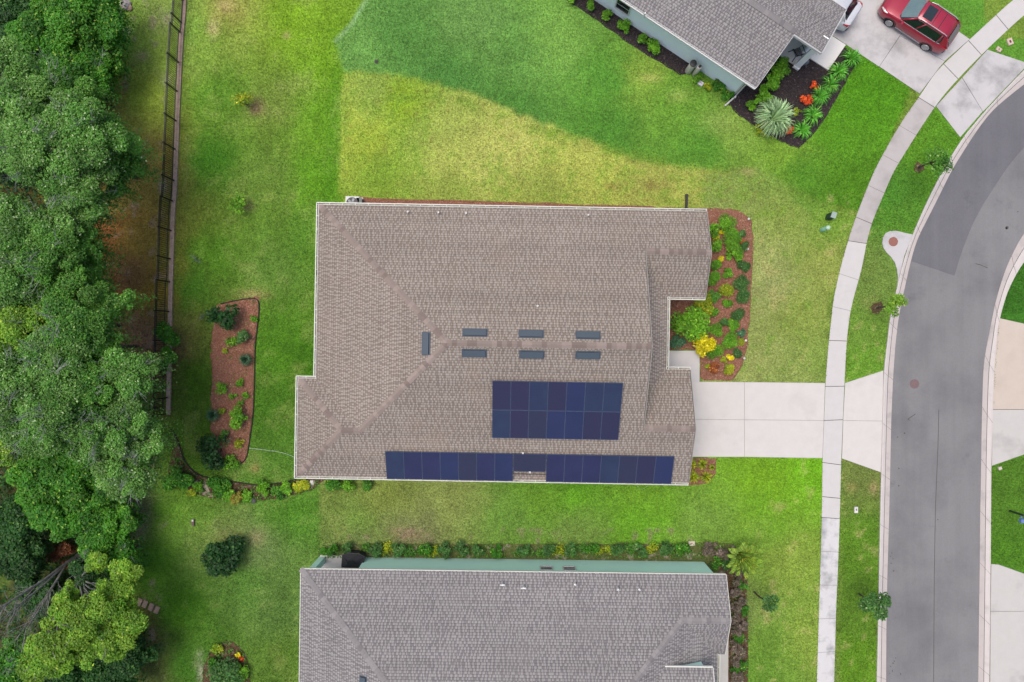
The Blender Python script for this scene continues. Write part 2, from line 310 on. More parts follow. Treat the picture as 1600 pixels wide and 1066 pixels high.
def lawn_colour(X, Y):
    """X,Y in photo-pixel units on the ground (25 per metre)"""
    wx = X+(fbm(X, Y, 26, 5)-.5)*40; wy = Y+(fbm(X, Y, 26, 55)-.5)*40
    c = interp(wx, wy, BASE)
    for poly, pts, soft in ((FAR_POLY, FAR, 3), (SOUTH_POLY, SOUTH, 8), (NE_POLY, NEAST, 7), (DRY_POLY, DRY, 10), (FRONT_POLY, FRONT, 16), (VERGE_POLY, VERGE, 2)):
        sd = sdist(X+(fbm(X, Y, 18, 91)-.5)*soft*1.6, Y+(fbm(X, Y, 18, 33)-.5)*soft*1.6, poly)
        mk = sstep(sd, -soft*.6, soft*.6); c = c*(1-mk[..., None])+interp(wx, wy, pts)*mk[..., None]
    # the pale seam where the two lawns meet, dark green fringe along it
    def path_d(P):
        d = np.full(X.shape, 1e9)
        for i in range(len(P)-1):
            x1, y1 = P[i]; x2, y2 = P[i+1]; dx, dy = x2-x1, y2-y1
            tt = np.clip(((X-x1)*dx+(Y-y1)*dy)/(dx*dx+dy*dy), 0, 1); d = np.minimum(d, np.hypot(X-x1-tt*dx, Y-y1-tt*dy))
        return d
    def blend(mask, col):
        nonlocal c; c = c*(1-mask[..., None])+np.array(lin(col))*mask[..., None]
    n1 = fbm(X, Y, 22, 200); n2 = fbm(X, Y, 60, 300); n3 = fbm(X, Y, 9, 400, 3); n4 = fbm(X, Y, 14, 500)
    blend(sstep(-path_d([(572,0),(548,40),(524,64)]), -6, 0)*.6, (160,200,140))
    blend(sstep(-path_d([(540,118),(536,200),(532,300)]), -7, 0)*.5, (176,192,70))
    blend(sstep(-path_d([(525,110),(520,200),(512,310)]), -16, 0)*.45, (84,146,16))
    blend(sstep(-path_d([(600,150),(700,150),(780,182),(880,218),(1010,250),(1120,262)]), -16, 0)*sstep(n1, .42, .62)*.7, (112,148,44))
    # mowing / shoe-print mottling
    v = 1+(n1-.5)*.3+(n2-.5)*.2+(n3-.5)*.35
    v = v*(1+.05*np.sign(np.sin(X/13+fbm(X, Y, 80, 3)*6))*((X > 290) & (X < 540)))
    c = c*v[..., None]; c = c*.94+c.mean(-1, keepdims=True)*.06
    back = ((X < 545) & ~((X < 262) & (Y > 260) & (Y < 640)))
    blend(sstep(n1*.5+n3*.2+n2*.3, .50, .70)*.26*back*(X > 285), (156,156,96))
    blend(sstep(n4, .60, .74)*.55*((X < 262)), (150,132,118))
    blend(sstep(n3*.5+n1*.5, .60, .72)*.4*((X > 1180) & (X < 1380) & (Y > 300)), (176,160,110))
    dryz = inpoly(X, Y, DRY_POLY)
    blend(sstep(n3*.6+n2*.4, .50, .66)*.55*dryz, (112,152,48)); blend(sstep(fbm(X, Y, 12, 641, 3), .62, .74)*.5*((X > 1100) & (X < 1290) & (Y > 320) & (Y < 600)), (112,152,52)); blend(sstep(fbm(X, Y, 5, 77, 2), .74, .86)*.6*dryz, (128,126,60))
    blend(sstep(n4, .62, .76)*.6*((Y > 825) & (Y < 862) & (X > 500) & (X < 1120)), (140,122,104))
    # worn, bare spots
    for (x, y, rx, ry, a, col) in [(333,45,9,14,.7,(196,178,130)),(352,8,14,10,.6,(196,176,120)),(400,168,13,13,.85,(150,122,96)),(388,322,9,9,.5,(150,130,100)),(448,56,6,5,.6,(190,170,120)),
        (196,50,9,6,.8,(196,180,160)),(222,88,12,8,.5,(180,160,130)),(262,30,8,8,.6,(160,150,130)),(255,290,6,12,.8,(180,172,164)),(262,125,8,10,.5,(180,172,150)),(395,460,24,8,.6,(186,166,112)),
        (370,700,1,1,0,(0,0,0)),(398,732,7,7,.6,(180,150,100)),(640,836,22,8,.6,(150,122,104)),(620,828,14,5,.5,(150,122,104)),(1365,762,6,9,.6,(190,160,120)),(1330,762,7,6,.5,(176,160,100)),
        (400,840,14,12,.5,(176,160,120)),(205,806,18,12,.7,(160,150,136)),(215,830,12,20,.5,(150,136,116)),(200,1020,16,30,.6,(112,82,52)),(1360,475,14,10,.3,(150,140,90)),
        (1015,290,9,7,.6,(120,96,60)),(1040,288,12,8,.4,(150,130,80)),(958,292,14,6,.5,(140,110,70)),(1170,268,10,6,.5,(190,170,120)),(250,735,0.1,0.1,0,(0,0,0)),(1016,122,16,6,.6,(190,190,110)),
        (1060,150,16,10,.5,(170,186,100)),(1120,190,30,16,.45,(160,180,96)),(314,1050,5,16,.7,(176,170,150)),(312,1022,6,7,.5,(160,170,130)),(306,1038,6,8,.4,(150,160,110))]:
        if a: 
            q = ((X-x)/max(rx, .1))**2+((Y-y)/max(ry, .1))**2; blend(np.exp(-q*(.6+n3*.9))*a, col)
    wood = (X < 205) & (Y > 620) | (X < 150)
    blend(sstep(n1, .3, .6)*.8*wood, (66,58,36))
    return c
GX = np.linspace(-40, 40, 401); GY = np.linspace(-30, 30, 301)
gx, gy = np.meshgrid(GX, GY, indexing='xy')
gc = lawn_colour(gx*25+800, 533-gy*25)
def lawn_sheet():
    nx, ny = len(GX), len(GY)
    far = 400.0
    V = np.zeros((nx*ny+4, 3)); V[:nx*ny, 0] = gx.ravel(); V[:nx*ny, 1] = gy.ravel()
    V[nx*ny:] = [(-far, -far, 0), (far, -far, 0), (far, far, 0), (-far, far, 0)]
    i, j = np.meshgrid(np.arange(nx-1), np.arange(ny-1)); a = (j*nx+i).ravel()
    Q = np.stack([a, a+1, a+nx+1, a+nx], 1).tolist(); b = nx*ny
    Q.append([b, b+1]+[nx-1-k for k in range(nx)])
    Q.append([b+1, b+2]+[(ny-1-k)*nx+nx-1 for k in range(ny)])
    Q.append([b+2, b+3]+[(ny-1)*nx+k for k in range(nx)])
    Q.append([b+3, b]+[k*nx for k in range(ny)])
    me = bpy.data.meshes.new('ground'); me.from_pydata(V.tolist(), [], Q)
    at = me.attributes.new('grass', 'FLOAT_COLOR', 'POINT')
    cc = np.ones((nx*ny+4, 4)); cc[:nx*ny, :3] = gc.reshape(-1, 3)*GK; cc[nx*ny:, :3] = np.array(lin((90, 130, 40)))*GK
    at.data.foreach_set('color', cc.ravel())
    m, t, bs = new_mat('lawn'); an = nd(t, 'ShaderNodeAttribute'); an.attribute_name = 'grass'
    f = math_(t, 'ADD', math_(t, 'MULTIPLY', ramp(t, noise(t, 8, 3, .85), .36, .64), .74), math_(t, 'ADD', math_(t, 'MULTIPLY', ramp(t, noise(t, 3.6, 4, .8), .34, .66), .36), math_(t, 'MULTIPLY_ADD', ramp(t, noise(t, 1.1, 4, .7), .3, .7), .20, .35)))
    vm = t.nodes.new('ShaderNodeVectorMath'); vm.operation = 'SCALE'; t.links.new(an.outputs['Color'], vm.inputs[0]); t.links.new(f, vm.inputs['Scale'])
    t.links.new(vm.outputs[0], bs.inputs['Base Color']); bs.inputs['Roughness'].default_value = .9; bs.inputs['Specular IOR Level'].default_value = .15
    bump(t, bs, noise(t, 22, 3, .8), .5, .03)
    me.materials.append(m); o = bpy.data.objects.new('ground', me); COL.objects.link(o); struct(o)
lawn_sheet()

# ------------------------------------------------------------------ road, kerbs, pavement, drives
def resample(P, n):
    P = np.array(P, float); d = np.r_[0, np.cumsum(np.hypot(*np.diff(P, axis=0).T))]
    s = np.linspace(0, d[-1], n); return np.c_[np.interp(s, d, P[:, 0]), np.interp(s, d, P[:, 1])]
def smooth_line(P, n=120):
    Q = resample(P, n)
    for _ in range(6):
        Q[1:-1] = (Q[:-2]+2*Q[1:-1]+Q[2:])/4
    return Q
def pxw(p): return g(p[0], p[1])
A_L = smooth_line([(1900,-20),(1750,45),(1660,92),(1599,132),(1550,172),(1525,205),(1487,265),(1470,300),(1450,340),(1432,374),(1422,410),(1412,455),(1404,492),(1399,533),(1395,588),(1392,658),(1391,708),(1389,798),(1386,900),(1384.5,975),(1384,1066),(1381,1250),(1380,1600)], 240)
C_L = smooth_line([(1890,-50),(1742,20),(1650,68),(1599,109),(1537,175),(1502,217),(1473,265),(1450,310),(1432,350),(1418,385),(1407,420),(1402,445),(1390,492),(1385.5,533),(1380,578),(1378,658),(1376,738),(1374.5,798),(1373,875),(1371,975),(1369,1066),(1366,1250),(1365,1600)], 240)
A_R = smooth_line([(1900,170),(1760,225),(1660,300),(1597,367),(1585,390),(1572,417),(1562,447),(1553,480),(1546,517),(1540,545),(1536,575),(1534.5,620),(1533,683),(1532,758),(1531,798),(1530.5,875),(1529,975),(1528,1066),(1525,1250),(1524,1600)], 240)
C_R = smooth_line([(1900,205),(1772,255),(1680,325),(1612,390),(1590,422),(1575,450),(1565,480),(1558,510),(1555,545),(1552,575),(1550,633),(1547.5,728),(1547,798),(1546.5,875),(1545.5,975),(1544.5,1066),(1541,1250),(1540,1600)], 240)
def strip(mb, L, Rr, z0, z1=None, zr=None):
    """closed strip; z1 = top at the left line, zr = top at the right line"""
    z1 = z0 if z1 is None else z1; zr = z1 if zr is None else zr; n = len(L); vs = []
    for i in range(n):
        a = pxw(L[i]); b = pxw(Rr[i]); vs += [(a[0], a[1], z1), (b[0], b[1], zr), (a[0], a[1], 0), (b[0], b[1], 0)]
    fs = []
    for i in range(n-1):
        a = i*4; b = a+4; fs += [(a, b, b+1, a+1), (a+2, b+2, b, a), (a+1, b+1, b+3, a+3)]
    mb.add(vs, fs)
mb = MB(); strip(mb, A_L, A_R, .02); struct(mb.build('road', M['asphalt']))
# darker resurfaced patch on the near lane
pr = smooth_line([(1760,120),(1680,170),(1599,230),(1570,266),(1555,290),(1535,320),(1517,355),(1500,400),(1491,431)], 60)
pl = [p for p in A_L if p[1] <= 410]; pl = resample(pl, 60)
mb = MB(); strip(mb, pl+np.array([.6, 0]), pr, .026); struct(mb.build('road_patch', M['asphalt_dark']))
mb = MB()                                     # crack-seal line and small tar marks
cl = smooth_line([(1466,640),(1465,700),(1461,780),(1459,900),(1458,1066),(1456,1500)], 60)
strip(mb, cl, cl+np.array([.9, 0]), .0245)
for (x, y, r) in [(1573,356,2.6),(1572,357,1.6),(1404,732,1.1),(1404,759,1.2),(1413,677,1.4),(1402,683,1.0),(1590,331,1.0),(1465,812,1.0)]:
    c = g(x, y); mb.prism([(c[0]+r*.04*math.cos(a)*(1+.2*math.sin(3*a)), c[1]+r*.04*math.sin(a)) for a in np.linspace(0, 6.283, 9)[:-1]], .0, .0245)
for (x, y) in [(1393,864),(1391,869),(1395,873),(1392,880),(1396,892),(1397,1033),(1395,1036),(1391,1041),(1399,1028),(1394,1048),(1407,1053),(1390,1052)]:
    c = g(x, y); mb.box((c[0], c[1], .0125), (random.uniform(.05, .14), random.uniform(.04, .08), .025), random.uniform(0, 3))
for a, b in [((1418,655),(1424,651)),((1424,651),(1430,647)),((1418,655),(1422,657)),((1529,413),(1543,419)),((1524,412),(1530,414))]:
    p = G(*a, ); q = G(*b); mb.beam((p.x, p.y, .012), (q.x, q.y, .012), .04, .026)
struct(mb.build('road_mark', M['joint']))
def curb(name, outer, inner):
    mid = outer*.52+inner*.48
    n = len(outer)
    mb = MB()
    o2 = outer; mbz = .085
    vs = []; fs = []
    for i in range(n):
        a = pxw(outer[i]); q = pxw(outer[i]*.85+inner[i]*.15); m_ = pxw(mid[i]); b = pxw(inner[i])
        vs += [(a[0], a[1], 0), (a[0], a[1], mbz), (q[0], q[1], mbz), (m_[0], m_[1], .028), (b[0], b[1], .034), (b[0], b[1], 0)]
    mats = []
    per = 14
    for i in range(n-1):
        a = i*6; b = a+6
        for k in range(5): fs.append((a+k, b+k, b+k+1, a+k+1)); mats.append(0 if k < 3 else 1)
    mb.add(vs, fs); mb.m = mats
    # contraction joints
    mb.mi = 2
    d = 0
    for i in range(1, n-1):
        d += math.hypot(*(outer[i]-outer[i-1]))/25
        if d > 3.05:
            d = 0; a = pxw(outer[i]); q = pxw(outer[i]*.85+inner[i]*.15); m_ = pxw(mid[i]); b = pxw(inner[i])
            for (p1, z1), (p2, z2) in (((a, .087), (q, .087)), ((q, .087), (m_, .030)), ((m_, .030), (b, .036))):
                mb.beam((p1[0], p1[1], z1), (p2[0], p2[1], z2), .014, .004)
    for i in range(n-1):                      # shadow line where kerb face meets the gutter pan, painted as a dark strip
        a = pxw(mid[i]); b = pxw(mid[i+1]); mb.beam((a[0], a[1], .031), (b[0], b[1], .031), .03, .004)
    struct(mb.build(name, [M['conc_curb'], M['conc_gutter'], M['joint']]))
curb('kerb', C_L, A_L); curb('kerb', C_R, A_R)

S_L = smooth_line([(1820,-150),(1700,-80),(1582,0),(1517,60),(1462,112),(1437,150),(1412,185),(1390,222),(1366,266),(1350,305),(1335,345),(1326,372),(1312,422),(1302,467),(1298,505),(1294,540),(1289.5,598),(1285,717),(1284,798),(1282,875),(1279.5,950),(1276,1066),(1270,1300),(1266,1600)], 300)
S_R = smooth_line([(1830,-118),(1715,-52),(1601,22),(1542,77),(1512,107),(1477,145),(1461,166),(1437,202),(1412,242),(1396,267),(1380,305),(1362,347),(1354,376),(1346,422),(1334,462),(1327,492),(1322.5,533),(1319,598),(1314,717),(1312,798),(1309.5,875),(1306,950),(1303,1066),(1297,1300),(1293,1600)], 300)
# match right-hand points to left-hand ones by nearest cross-section
S_R2 = []
for p in S_L:
    d = np.hypot(*(S_R-p).T); S_R2.append(S_R[d.argmin()])
S_R2 = np.array(S_R2)
for _ in range(3): S_R2[1:-1] = (S_R2[:-2]+2*S_R2[1:-1]+S_R2[2:])/4
mb = MB(); strip(mb, S_L, S_R2, .0, .012); mb.mi = 1
def walk_mat(y): return 2 if y < 372 and y > 150 else (1 if y < 800 else 3)
seg = []; d = 0; start = 0
for i in range(1, len(S_L)):
    d += math.hypot(*(S_L[i]-S_L[i-1]))/25
    y = S_L[i][1]; brk = any((S_L[i-1][1] < q <= y) for q in (150, 372, 598, 717, 803, 60))
    if d > 1.9 or brk or i == len(S_L)-1: start = (seg.pop()[0] if (brk and d < .8 and seg) else start); seg.append((start, i, brk)); start = i; d = 0
for (a, b, brk) in seg:
    gp = .06 if brk else .018
    Lp = S_L[a:b+1].copy(); Rp = S_R2[a:b+1].copy()
    for P in (Lp, Rp):
        v0 = P[1]-P[0]; v1 = P[-1]-P[-2]; P[0] += v0/np.hypot(*v0)*gp*12; P[-1] -= v1/np.hypot(*v1)*gp*12
    mb.mi = walk_mat(S_L[(a+b)//2][1]); strip(mb, Lp, Rp, 0, .032)
struct(mb.build('sidewalk', [M['joint'], M['conc_walk'], M['conc_walk_old'], M['conc_dirty']]))

def slabs(name, polys, mat, z=.03, gap=.5, base=None):
    """each px polygon is one cast slab; gap px is pulled in on every side and a dark joint shows beneath"""
    mb = MB()
    for poly in polys:
        c = np.mean(np.array(poly), 0); P = [(p[0]-np.sign(p[0]-c[0])*gap, p[1]-np.sign(p[1]-c[1])*gap) for p in poly]
        mb.mi = 0; mb.prism([pxw(p) for p in poly], 0, .012); mb.mi = 1; mb.prism([pxw(p) for p in P], .0, z)
    return struct(mb.build(name, [M['joint_soft'] if mat is M['conc_drive'] else M['joint'], mat]))
slabs('driveway', [[(1040,596),(1163,597),(1163,656),(1040,655)],[(1040,655),(1163,656),(1163,714),(1040,714)],
                   [(1163,597),(1289,598.5),(1287,657),(1163,656)],[(1163,656),(1287,657),(1285,716),(1163,714)],
                   [(1320,598.5),(1380,579),(1378.5,658),(1317,657)],[(1317,657),(1378.5,658),(1376,738),(1315,716.5)]], M['conc_drive'], gap=.25)
E1 = np.array((.832, .555)); E2 = np.array((.555, -.832))      # in photo pixels (y down): along / across the neighbour's drive
q = lambda s, t_: tuple(np.array((1302., 57.))+E1*s+E2*t_)
slabs('driveway', [[q(-130,0),q(86,0),q(86,58),q(-130,58)],[q(-130,58),q(86,58),q(86,116),q(-130,116)],
                   [q(86,0),q(162,0),(1466,108),(1476,96),q(86,58)],[q(86,58),(1476,96),(1515,62),q(86,116)],
                   [(1462,166),(1500,215),(1535,175),(1503,122)],[(1503,122),(1535,175),(1600,107),(1640,74),(1600,97),(1542,78)]], M['conc_ne'], gap=.3)
slabs('driveway', [[(1561,497),(1606,507),(1700,510),(1700,640),(1550,640),(1553,560)]], M['conc_tan'])
slabs('driveway', [[(1550,640),(1700,640),(1700,690),(1600,710),(1549,728)],
                   [(1548,881),(1560,882),(1602,897),(1700,920),(1700,955),(1547,955)],[(1547,955),(1700,955),(1700,1100),(1546,1100)]], M['conc_grey'], gap=.3)
slabs('path', [[(1020,548),(1093,548),(1093,597),(1020,597)]], M['conc_walk'], gap=.2, z=.027)
slabs('patio', [[(500,867),(572,869),(572,930),(500,930)]], M['conc_walk'], gap=.1, z=.05)
slabs('path', [[(1080,993),(1138,993),(1136,1300),(1080,1300)]], M['conc_drive'], gap=.2, z=.05)
# neighbour's front porch slab
q3 = lambda a, b: (14.17+.832*a+.555*b, 14.73-.555*a+.832*b)
mb = MB(); mb.prism([q3(-.6,3.95),q3(1.68,3.98),q3(1.68,4.85),q3(3.42,4.87),q3(3.45,6.78),q3(-.6,6.75)], 0, .12)
struct(mb.build('porch', simple('porch_paint', (236, 232, 226), .85, var=.05, k=.72)))
# manhole pad
mb = MB(); mb.prism([pxw(p) for p in [(1426,367),(1412,364),(1400,361),(1390,361.5),(1383,365),(1379,372),(1378,380),(1380,388),(1385,395),(1392,402),(1398,411),(1401,421),(1402.5,434),(1401,452),(1405,430),(1412,400)]], 0, .05)
struct(mb.build('concrete_pad', M['conc_ne']))

# ------------------------------------------------------------------ planting beds (real low mounds)
def bed(name, poly, mat, z=.05):
    P = np.array(poly, float); c = P.mean(0); n = len(P)
    D = resample(np.vstack([P, P[:1]]), max(40, n*5))[:-1]
    D = D+RNG.normal(0, .7, D.shape)
    mb = MB(); W = [pxw(p) for p in D]; m_ = len(W)
    vs = [(x, y, .002) for x, y in W]+[(x, y, z*.8) for x, y in [pxw(p) for p in D+(c-D)/np.maximum(np.hypot(*(c-D).T), 1)[:, None]*2.2]]
    mb.add(vs, [(i, (i+1) % m_, m_+(i+1) % m_, m_+i) for i in range(m_)]+[tuple(range(m_, 2*m_))])
    o = mb.build(name, mat); struct(o); return o
def ccw(poly): 
    A = sum(poly[i][0]*poly[(i+1) % len(poly)][1]-poly[(i+1) % len(poly)][0]*poly[i][1] for i in range(len(poly))); return poly if A < 0 else poly[::-1]
BEDS = {'front': [(1030,324),(1103,325),(1140,327),(1163,332),(1175,345),(1177,380),(1175,440),(1171,500),(1168,540),(1160,570),(1150,588),(1146,595),(1094,595),(1094,547),(1030,547)],
 'north': [(545,308),(566,309),(800,315.5),(1000,322),(1040,324),(1040,350),(545,350)],
 'south_east': [(1050,716),(1119,716),(1118,740),(1108,752),(1095,758),(1050,758)],
 'back': [(345,473),(362,470),(385,466),(406,464),(403,500),(398,540),(397,600),(395,650),(389,690),(384,724),(360,727),(335,705),(328,660),(330,620),(331,580),(329,540),(334,500),(338,478)],
 'curve': [(268,672),(277,684),(282,700),(286,716),(299,735),(317,746),(350,751),(400,759),(430,757),(463,750),(510,748),(490,764),(470,772),(420,781),(370,783),(330,778),(300,770),(272,748),(262,738),(270,700)],
 'side': [(860,-18),(880,-3),(930,30),(985,70),(1040,104),(1067,120),(1079,108),(1100,105),(1000,30),(930,-18)],
 'porchbed': [(1150,140),(1136,160),(1150,178),(1170,192),(1195,207),(1225,224),(1248,232),(1265,217),(1285,190),(1305,160),(1330,112),(1345,90),(1318,72),(1300,96),(1264,80),(1235,90),(1200,80)],
 'row': [(498,852),(600,849),(800,850),(1000,850),(1120,848),(1150,850),(1165,870),(1130,900),(1090,890),(498,886)],
 'east': [(1120,880),(1168,885),(1166,940),(1170,1000),(1168,1066),(1165,1300),(1120,1300)],
 'round': [(355,1000),(368,1005),(380,1016),(387,1032),(391,1050),(393,1075),(385,1110),(350,1125),(322,1105),(316,1070),(318,1042),(325,1022),(340,1008)]}
for k, m_ in (('front','mulch_red'),('north','mulch_red'),('south_east','mulch_red'),('back','mulch_red'),('curve','mulch_brown'),('side','mulch_dark'),('porchbed','mulch_dark'),('row','weedbed'),('east','mulch_brown'),('round','mulch_brown')):
    bed('mulch_bed', ccw(BEDS[k]), M[m_], .045 if k != 'row' else .03)
for poly in ([(200,795),(212,792),(220,806),(212,818),(202,812)], [(310,752),(322,750),(328,768),(338,775),(325,777),(310,768)], [(478,762),(492,750),(494,756),(482,768)]):
    mb = MB(); mb.prism([pxw(p) for p in poly], 0, .052); struct(mb.build('sand', M['sand']))
def edging(pts, label):
    P = smooth_line(pts, 60); mb = MB(); mb.tube([(*pxw(p), .05) for p in P], .035, 6); tag(mb.build('garden_edging', M['edging']), label, 'garden edging', 'black lawn edgings')
edging([(345,475),(362,471),(385,467),(407,464),(404,500),(399,540),(398,600),(396,650),(390,690),(385,724),(360,728)], 'black edging strip round the long red mulch bed in the back lawn')
edging([(268,671),(277,683),(282,699),(286,715),(299,734),(317,745),(350,750),(400,758),(430,756),(463,749)], 'curved dark edging strip from the fence end to the house corner')

# ------------------------------------------------------------------ roofs
def roof_mesh(name, polys, mat, parent, uvs=0.0):
    me = bpy.data.meshes.new(name); V = []; F = []
    for P in polys:
        b = len(V); V += [tuple(p) for p in P]; F.append(list(range(b, b+len(P))))
    me.from_pydata(V, [], F); me.materials.append(mat); me.update()
    uv = me.uv_layers.new(name='UVMap')
    for k, pl in enumerate(me.polygons):
        n = pl.normal.copy()
        if n.z < 0: n = -n
        e = Vector((0, 0, 1)).cross(n); e = e.normalized() if e.length > 1e-4 else Vector((1, 0, 0)); up = n.cross(e)
        for li in pl.loop_indices:
            p = me.vertices[me.loops[li].vertex_index].co; uv.data[li].uv = (p.dot(e)+37*k+uvs, p.dot(up))
    o = bpy.data.objects.new(name, me); COL.objects.link(o); o.parent = parent
    for pl in me.polygons:
        if pl.normal.z < 0: pl.flip()
    return o
def under(mb, polys, dz=.15):
    """soffit sheets beneath every roof plane"""
    for P in polys: mb.add([(p[0], p[1], p[2]-dz) for p in P], [tuple(range(len(P)))])
def skirt(mb, pts, dz=.16, out=.0, t=.03):
    for a, b in zip(pts[:-1], pts[1:]):
        a = Vector(a); b = Vector(b); d = (b-a); n = Vector((d.y, -d.x, 0)).normalized()*t
        vs = [a, b, b-Vector((0,0,dz)), a-Vector((0,0,dz)), a+n, b+n, b+n-Vector((0,0,dz)), a+n-Vector((0,0,dz))]
        mb.add(vs, [(0,1,2,3),(7,6,5,4),(4,5,1,0),(3,2,6,7),(0,3,7,4),(1,5,6,2)])
def caps(a, b, mat, parent, drop, w=.17):
    a = Vector(a); b = Vector(b); d = b-a; L = d.length; n = max(1, int(L/.26)); u = d/L
    s = Vector((-u.y, u.x, 0)).normalized(); mb = MB()
    for i in range(n):
        p = a+u*(i*L/n); q_ = a+u*((i+1)*L/n+.02); l0 = .05; l1 = .018; mb.mi = random.choice((0, 1, 2, 1))
        vs = []
        for c, l in ((p, l0), (q_, l1)):
            vs += [c-s*w+Vector((0,0,l-.01-drop*w)), c+Vector((0,0,l+.004)), c+s*w+Vector((0,0,l-.01-drop*w))]
        lo = [v_-Vector((0,0,.03)) for v_ in vs[:3]]
        mb.add(vs+lo, [(0,3,4,1),(1,4,5,2),(6,0,1,7),(7,1,2,8)])
    return mb.build('ridge_cap', mat, parent)
def gutter(pts, parent, hangers=.75, mats=None, name='gutter'):
    """open white trough; pts run with the outside on the right-hand side"""
    mb = MB(); W = .13
    for a, b in zip(pts[:-1], pts[1:]):
        a = Vector(a); b = Vector(b); d = (b-a); L = d.length; u = d/L; n = Vector((u.y, -u.x, 0))
        mb.mi = 0
        mb.beam(a+n*W-u*.0, b+n*W+u*.0, .04, .10)
        mb.beam(a+n*.015-u*.01+Vector((0,0,.005)), b+n*.015+u*.01+Vector((0,0,.005)), .02, .09)
        mb.mi = 1; mb.beam(a+n*W*.55-Vector((0,0,.04)), b+n*W*.55-Vector((0,0,.04)), W*.9, .012)
        mb.mi = 0; k = max(1, round(L/hangers))
        for i in range(k+1):
            c = a+u*(L*(i/k))*1.0; mb.beam(c+Vector((0,0,.052)), c+n*(W+.01)+Vector((0,0,.052)), .03, .01)
    return mb.build(name, mats or [M['gutter'], M['gutter_in']], parent)
def wall_loop(mb, pts, z0, z1, t=.15):
    n = len(pts)
    for i in range(n):
        a = pts[i]; b = pts[(i+1) % n]; mb.beam((a[0], a[1], (z0+z1)/2), (b[0], b[1], (z0+z1)/2), t, z1-z0)
def on(uu, vv, nrm, zc, d=.07):
    pass

# ---------- main house -------------------------------------------------------
HM = empty('house', (0, 0, 0), R(-1.0), label='brown shingled house with solar panels on its roof, middle of the photo', cat='house')
s = .4167; zE = 2.95
Wm, Nm, Sm, Bm = -11.36, 7.73, -8.06, -12.38
rv = (Nm+Sm)/2; half = (Nm-Sm)/2; zR = zE+s*half; Apx = (Wm+half, rv, zR); Rk = (7.45, rv, zR)
bN = -2.38; bh = (bN-Sm)/2; bv = (bN+Sm)/2; zB = zE+s*bh; Bp = (Bm+bh, bv, zB); Kp = (Wm+bh, bv, zB)
wE = 11.06; wS = 2.72; wh = (Nm-wS)/2; wv = (Nm+wS)/2; zW = zE+s*wh
gE = 10.38; gN = -1.48; gh = (gN-Sm)/2; gv = (gN+Sm)/2; zG = zE+s*gh; eE = 9.0
zf = lambda d: zE+s*d
P_main = [
 [(Wm,Nm,zE),Apx,Rk,(7.45,wv,zW),(wE+.12,wv,zW),(wE+.12,Nm,zE)],
 [(Wm,Nm,zE),(Wm,bN,zE),Kp,Apx],
 [(Bm,bN,zE),Bp,Kp,(Wm,bN,zE)],
 [(Bm,Sm,zE),Bp,(Bm,bN,zE)],
 [(Bm,Sm,zE),(gE,Sm,zE),(gE,gv,zG),(7.45,gv,zG),Rk,Apx,Kp,Bp],
 [(7.1,wv,zW),(7.1,wS+(eE-7.1),zf(eE-7.1)),(eE,wS,zE),(wE+.12,wS,zE),(wE+.12,wv,zW)],
 [(eE,gN,zE),(eE,wS,zE),(7.1,wS+(eE-7.1),zf(eE-7.1)),(7.1,gN-(eE-7.1),zf(eE-7.1))],
 [(7.1,gv,zG),(gE,gv,zG),(gE,gN,zE),(eE,gN,zE),(7.1,gN-(eE-7.1),zf(eE-7.1))]]
RM = roof_mesh('roof', P_main, M['shingle_brown'], HM)
mb = MB(); under(mb, P_main)
mb.build('soffit', M['trim'], HM)
mb = MB()
skirt(mb, [(Wm,Nm,zE),(Wm,bN,zE),(Bm,bN,zE),(Bm,Sm,zE),(gE,Sm,zE)], t=-.02); skirt(mb, [(gE,gN,zE),(eE,gN,zE),(eE,wS,zE),(wE+.12,wS,zE)], t=-.02); skirt(mb, [(wE+.12,Nm,zE),(Wm,Nm,zE)], t=-.02)
skirt(mb, [(wE+.15,wS,zE+.006),(wE+.15,wv,zW+.006),(wE+.15,Nm,zE+.006)], .2); skirt(mb, [(gE+.03,Sm,zE+.006),(gE+.03,gv,zG+.006),(gE+.03,gN,zE+.006)], .2)
skirt(mb, [(7.48,gv,zG+.01),(7.48,rv,zR+.006),(7.48,wv,zW+.01)], .2)
mb.build('fascia', M['fascia_dark'], HM)
for a, b, dr in ((Apx,Rk,.4167),((Wm,Nm,zE),Apx,.29),(Kp,Apx,.29),(Bp,Kp,.4167),((Bm,bN,zE),Bp,.29),((Bm,Sm,zE),Bp,.29),((7.5,wv,zW),(wE+.12,wv,zW),.4167),((7.5,gv,zG),(gE,gv,zG),.4167)):
    caps(a, b, M['cap_brown'], RM, dr)
gz = zE-.005
gutter([(wE,Nm,gz),(Wm,Nm,gz)][::-1][::-1] if False else [(Wm-.12,Nm,gz),(wE+.12,Nm,gz)][::-1][::1] if False else [(Wm-.13,Nm,gz),(wE+.1,Nm,gz)][::-1][::-1] if False else [(Wm-.13,Nm,gz),(wE+.1,Nm,gz)], HM) if False else None
def gut(a, b, nrm, parent=HM, z=gz, **kw):
    """trough along eave a-b with outward normal nrm"""
    a = Vector((a[0], a[1], z)); b = Vector((b[0], b[1], z)); u = (b-a).normalized()
    if (u.y*nrm[0]-u.x*nrm[1]) < 0: a, b = b, a
    return gutter([a, b], parent, **kw)
gut((Wm-.13,Nm),(wE+.12,Nm),(0,1)); gut((Wm,Nm+.13),(Wm,bN+.13),(-1,0)); gut((Wm,bN),(Bm-.13,bN),(0,1)); gut((Bm,bN+.13),(Bm,Sm-.13),(-1,0))
gut((Bm-.13,Sm),(gE,Sm),(0,-1)); gut((wE+.12,wS),(eE,wS),(0,-1)); gut((eE,wS),(eE,gN),(1,0)); gut((eE,gN),(gE,gN),(0,1))
mb = MB()
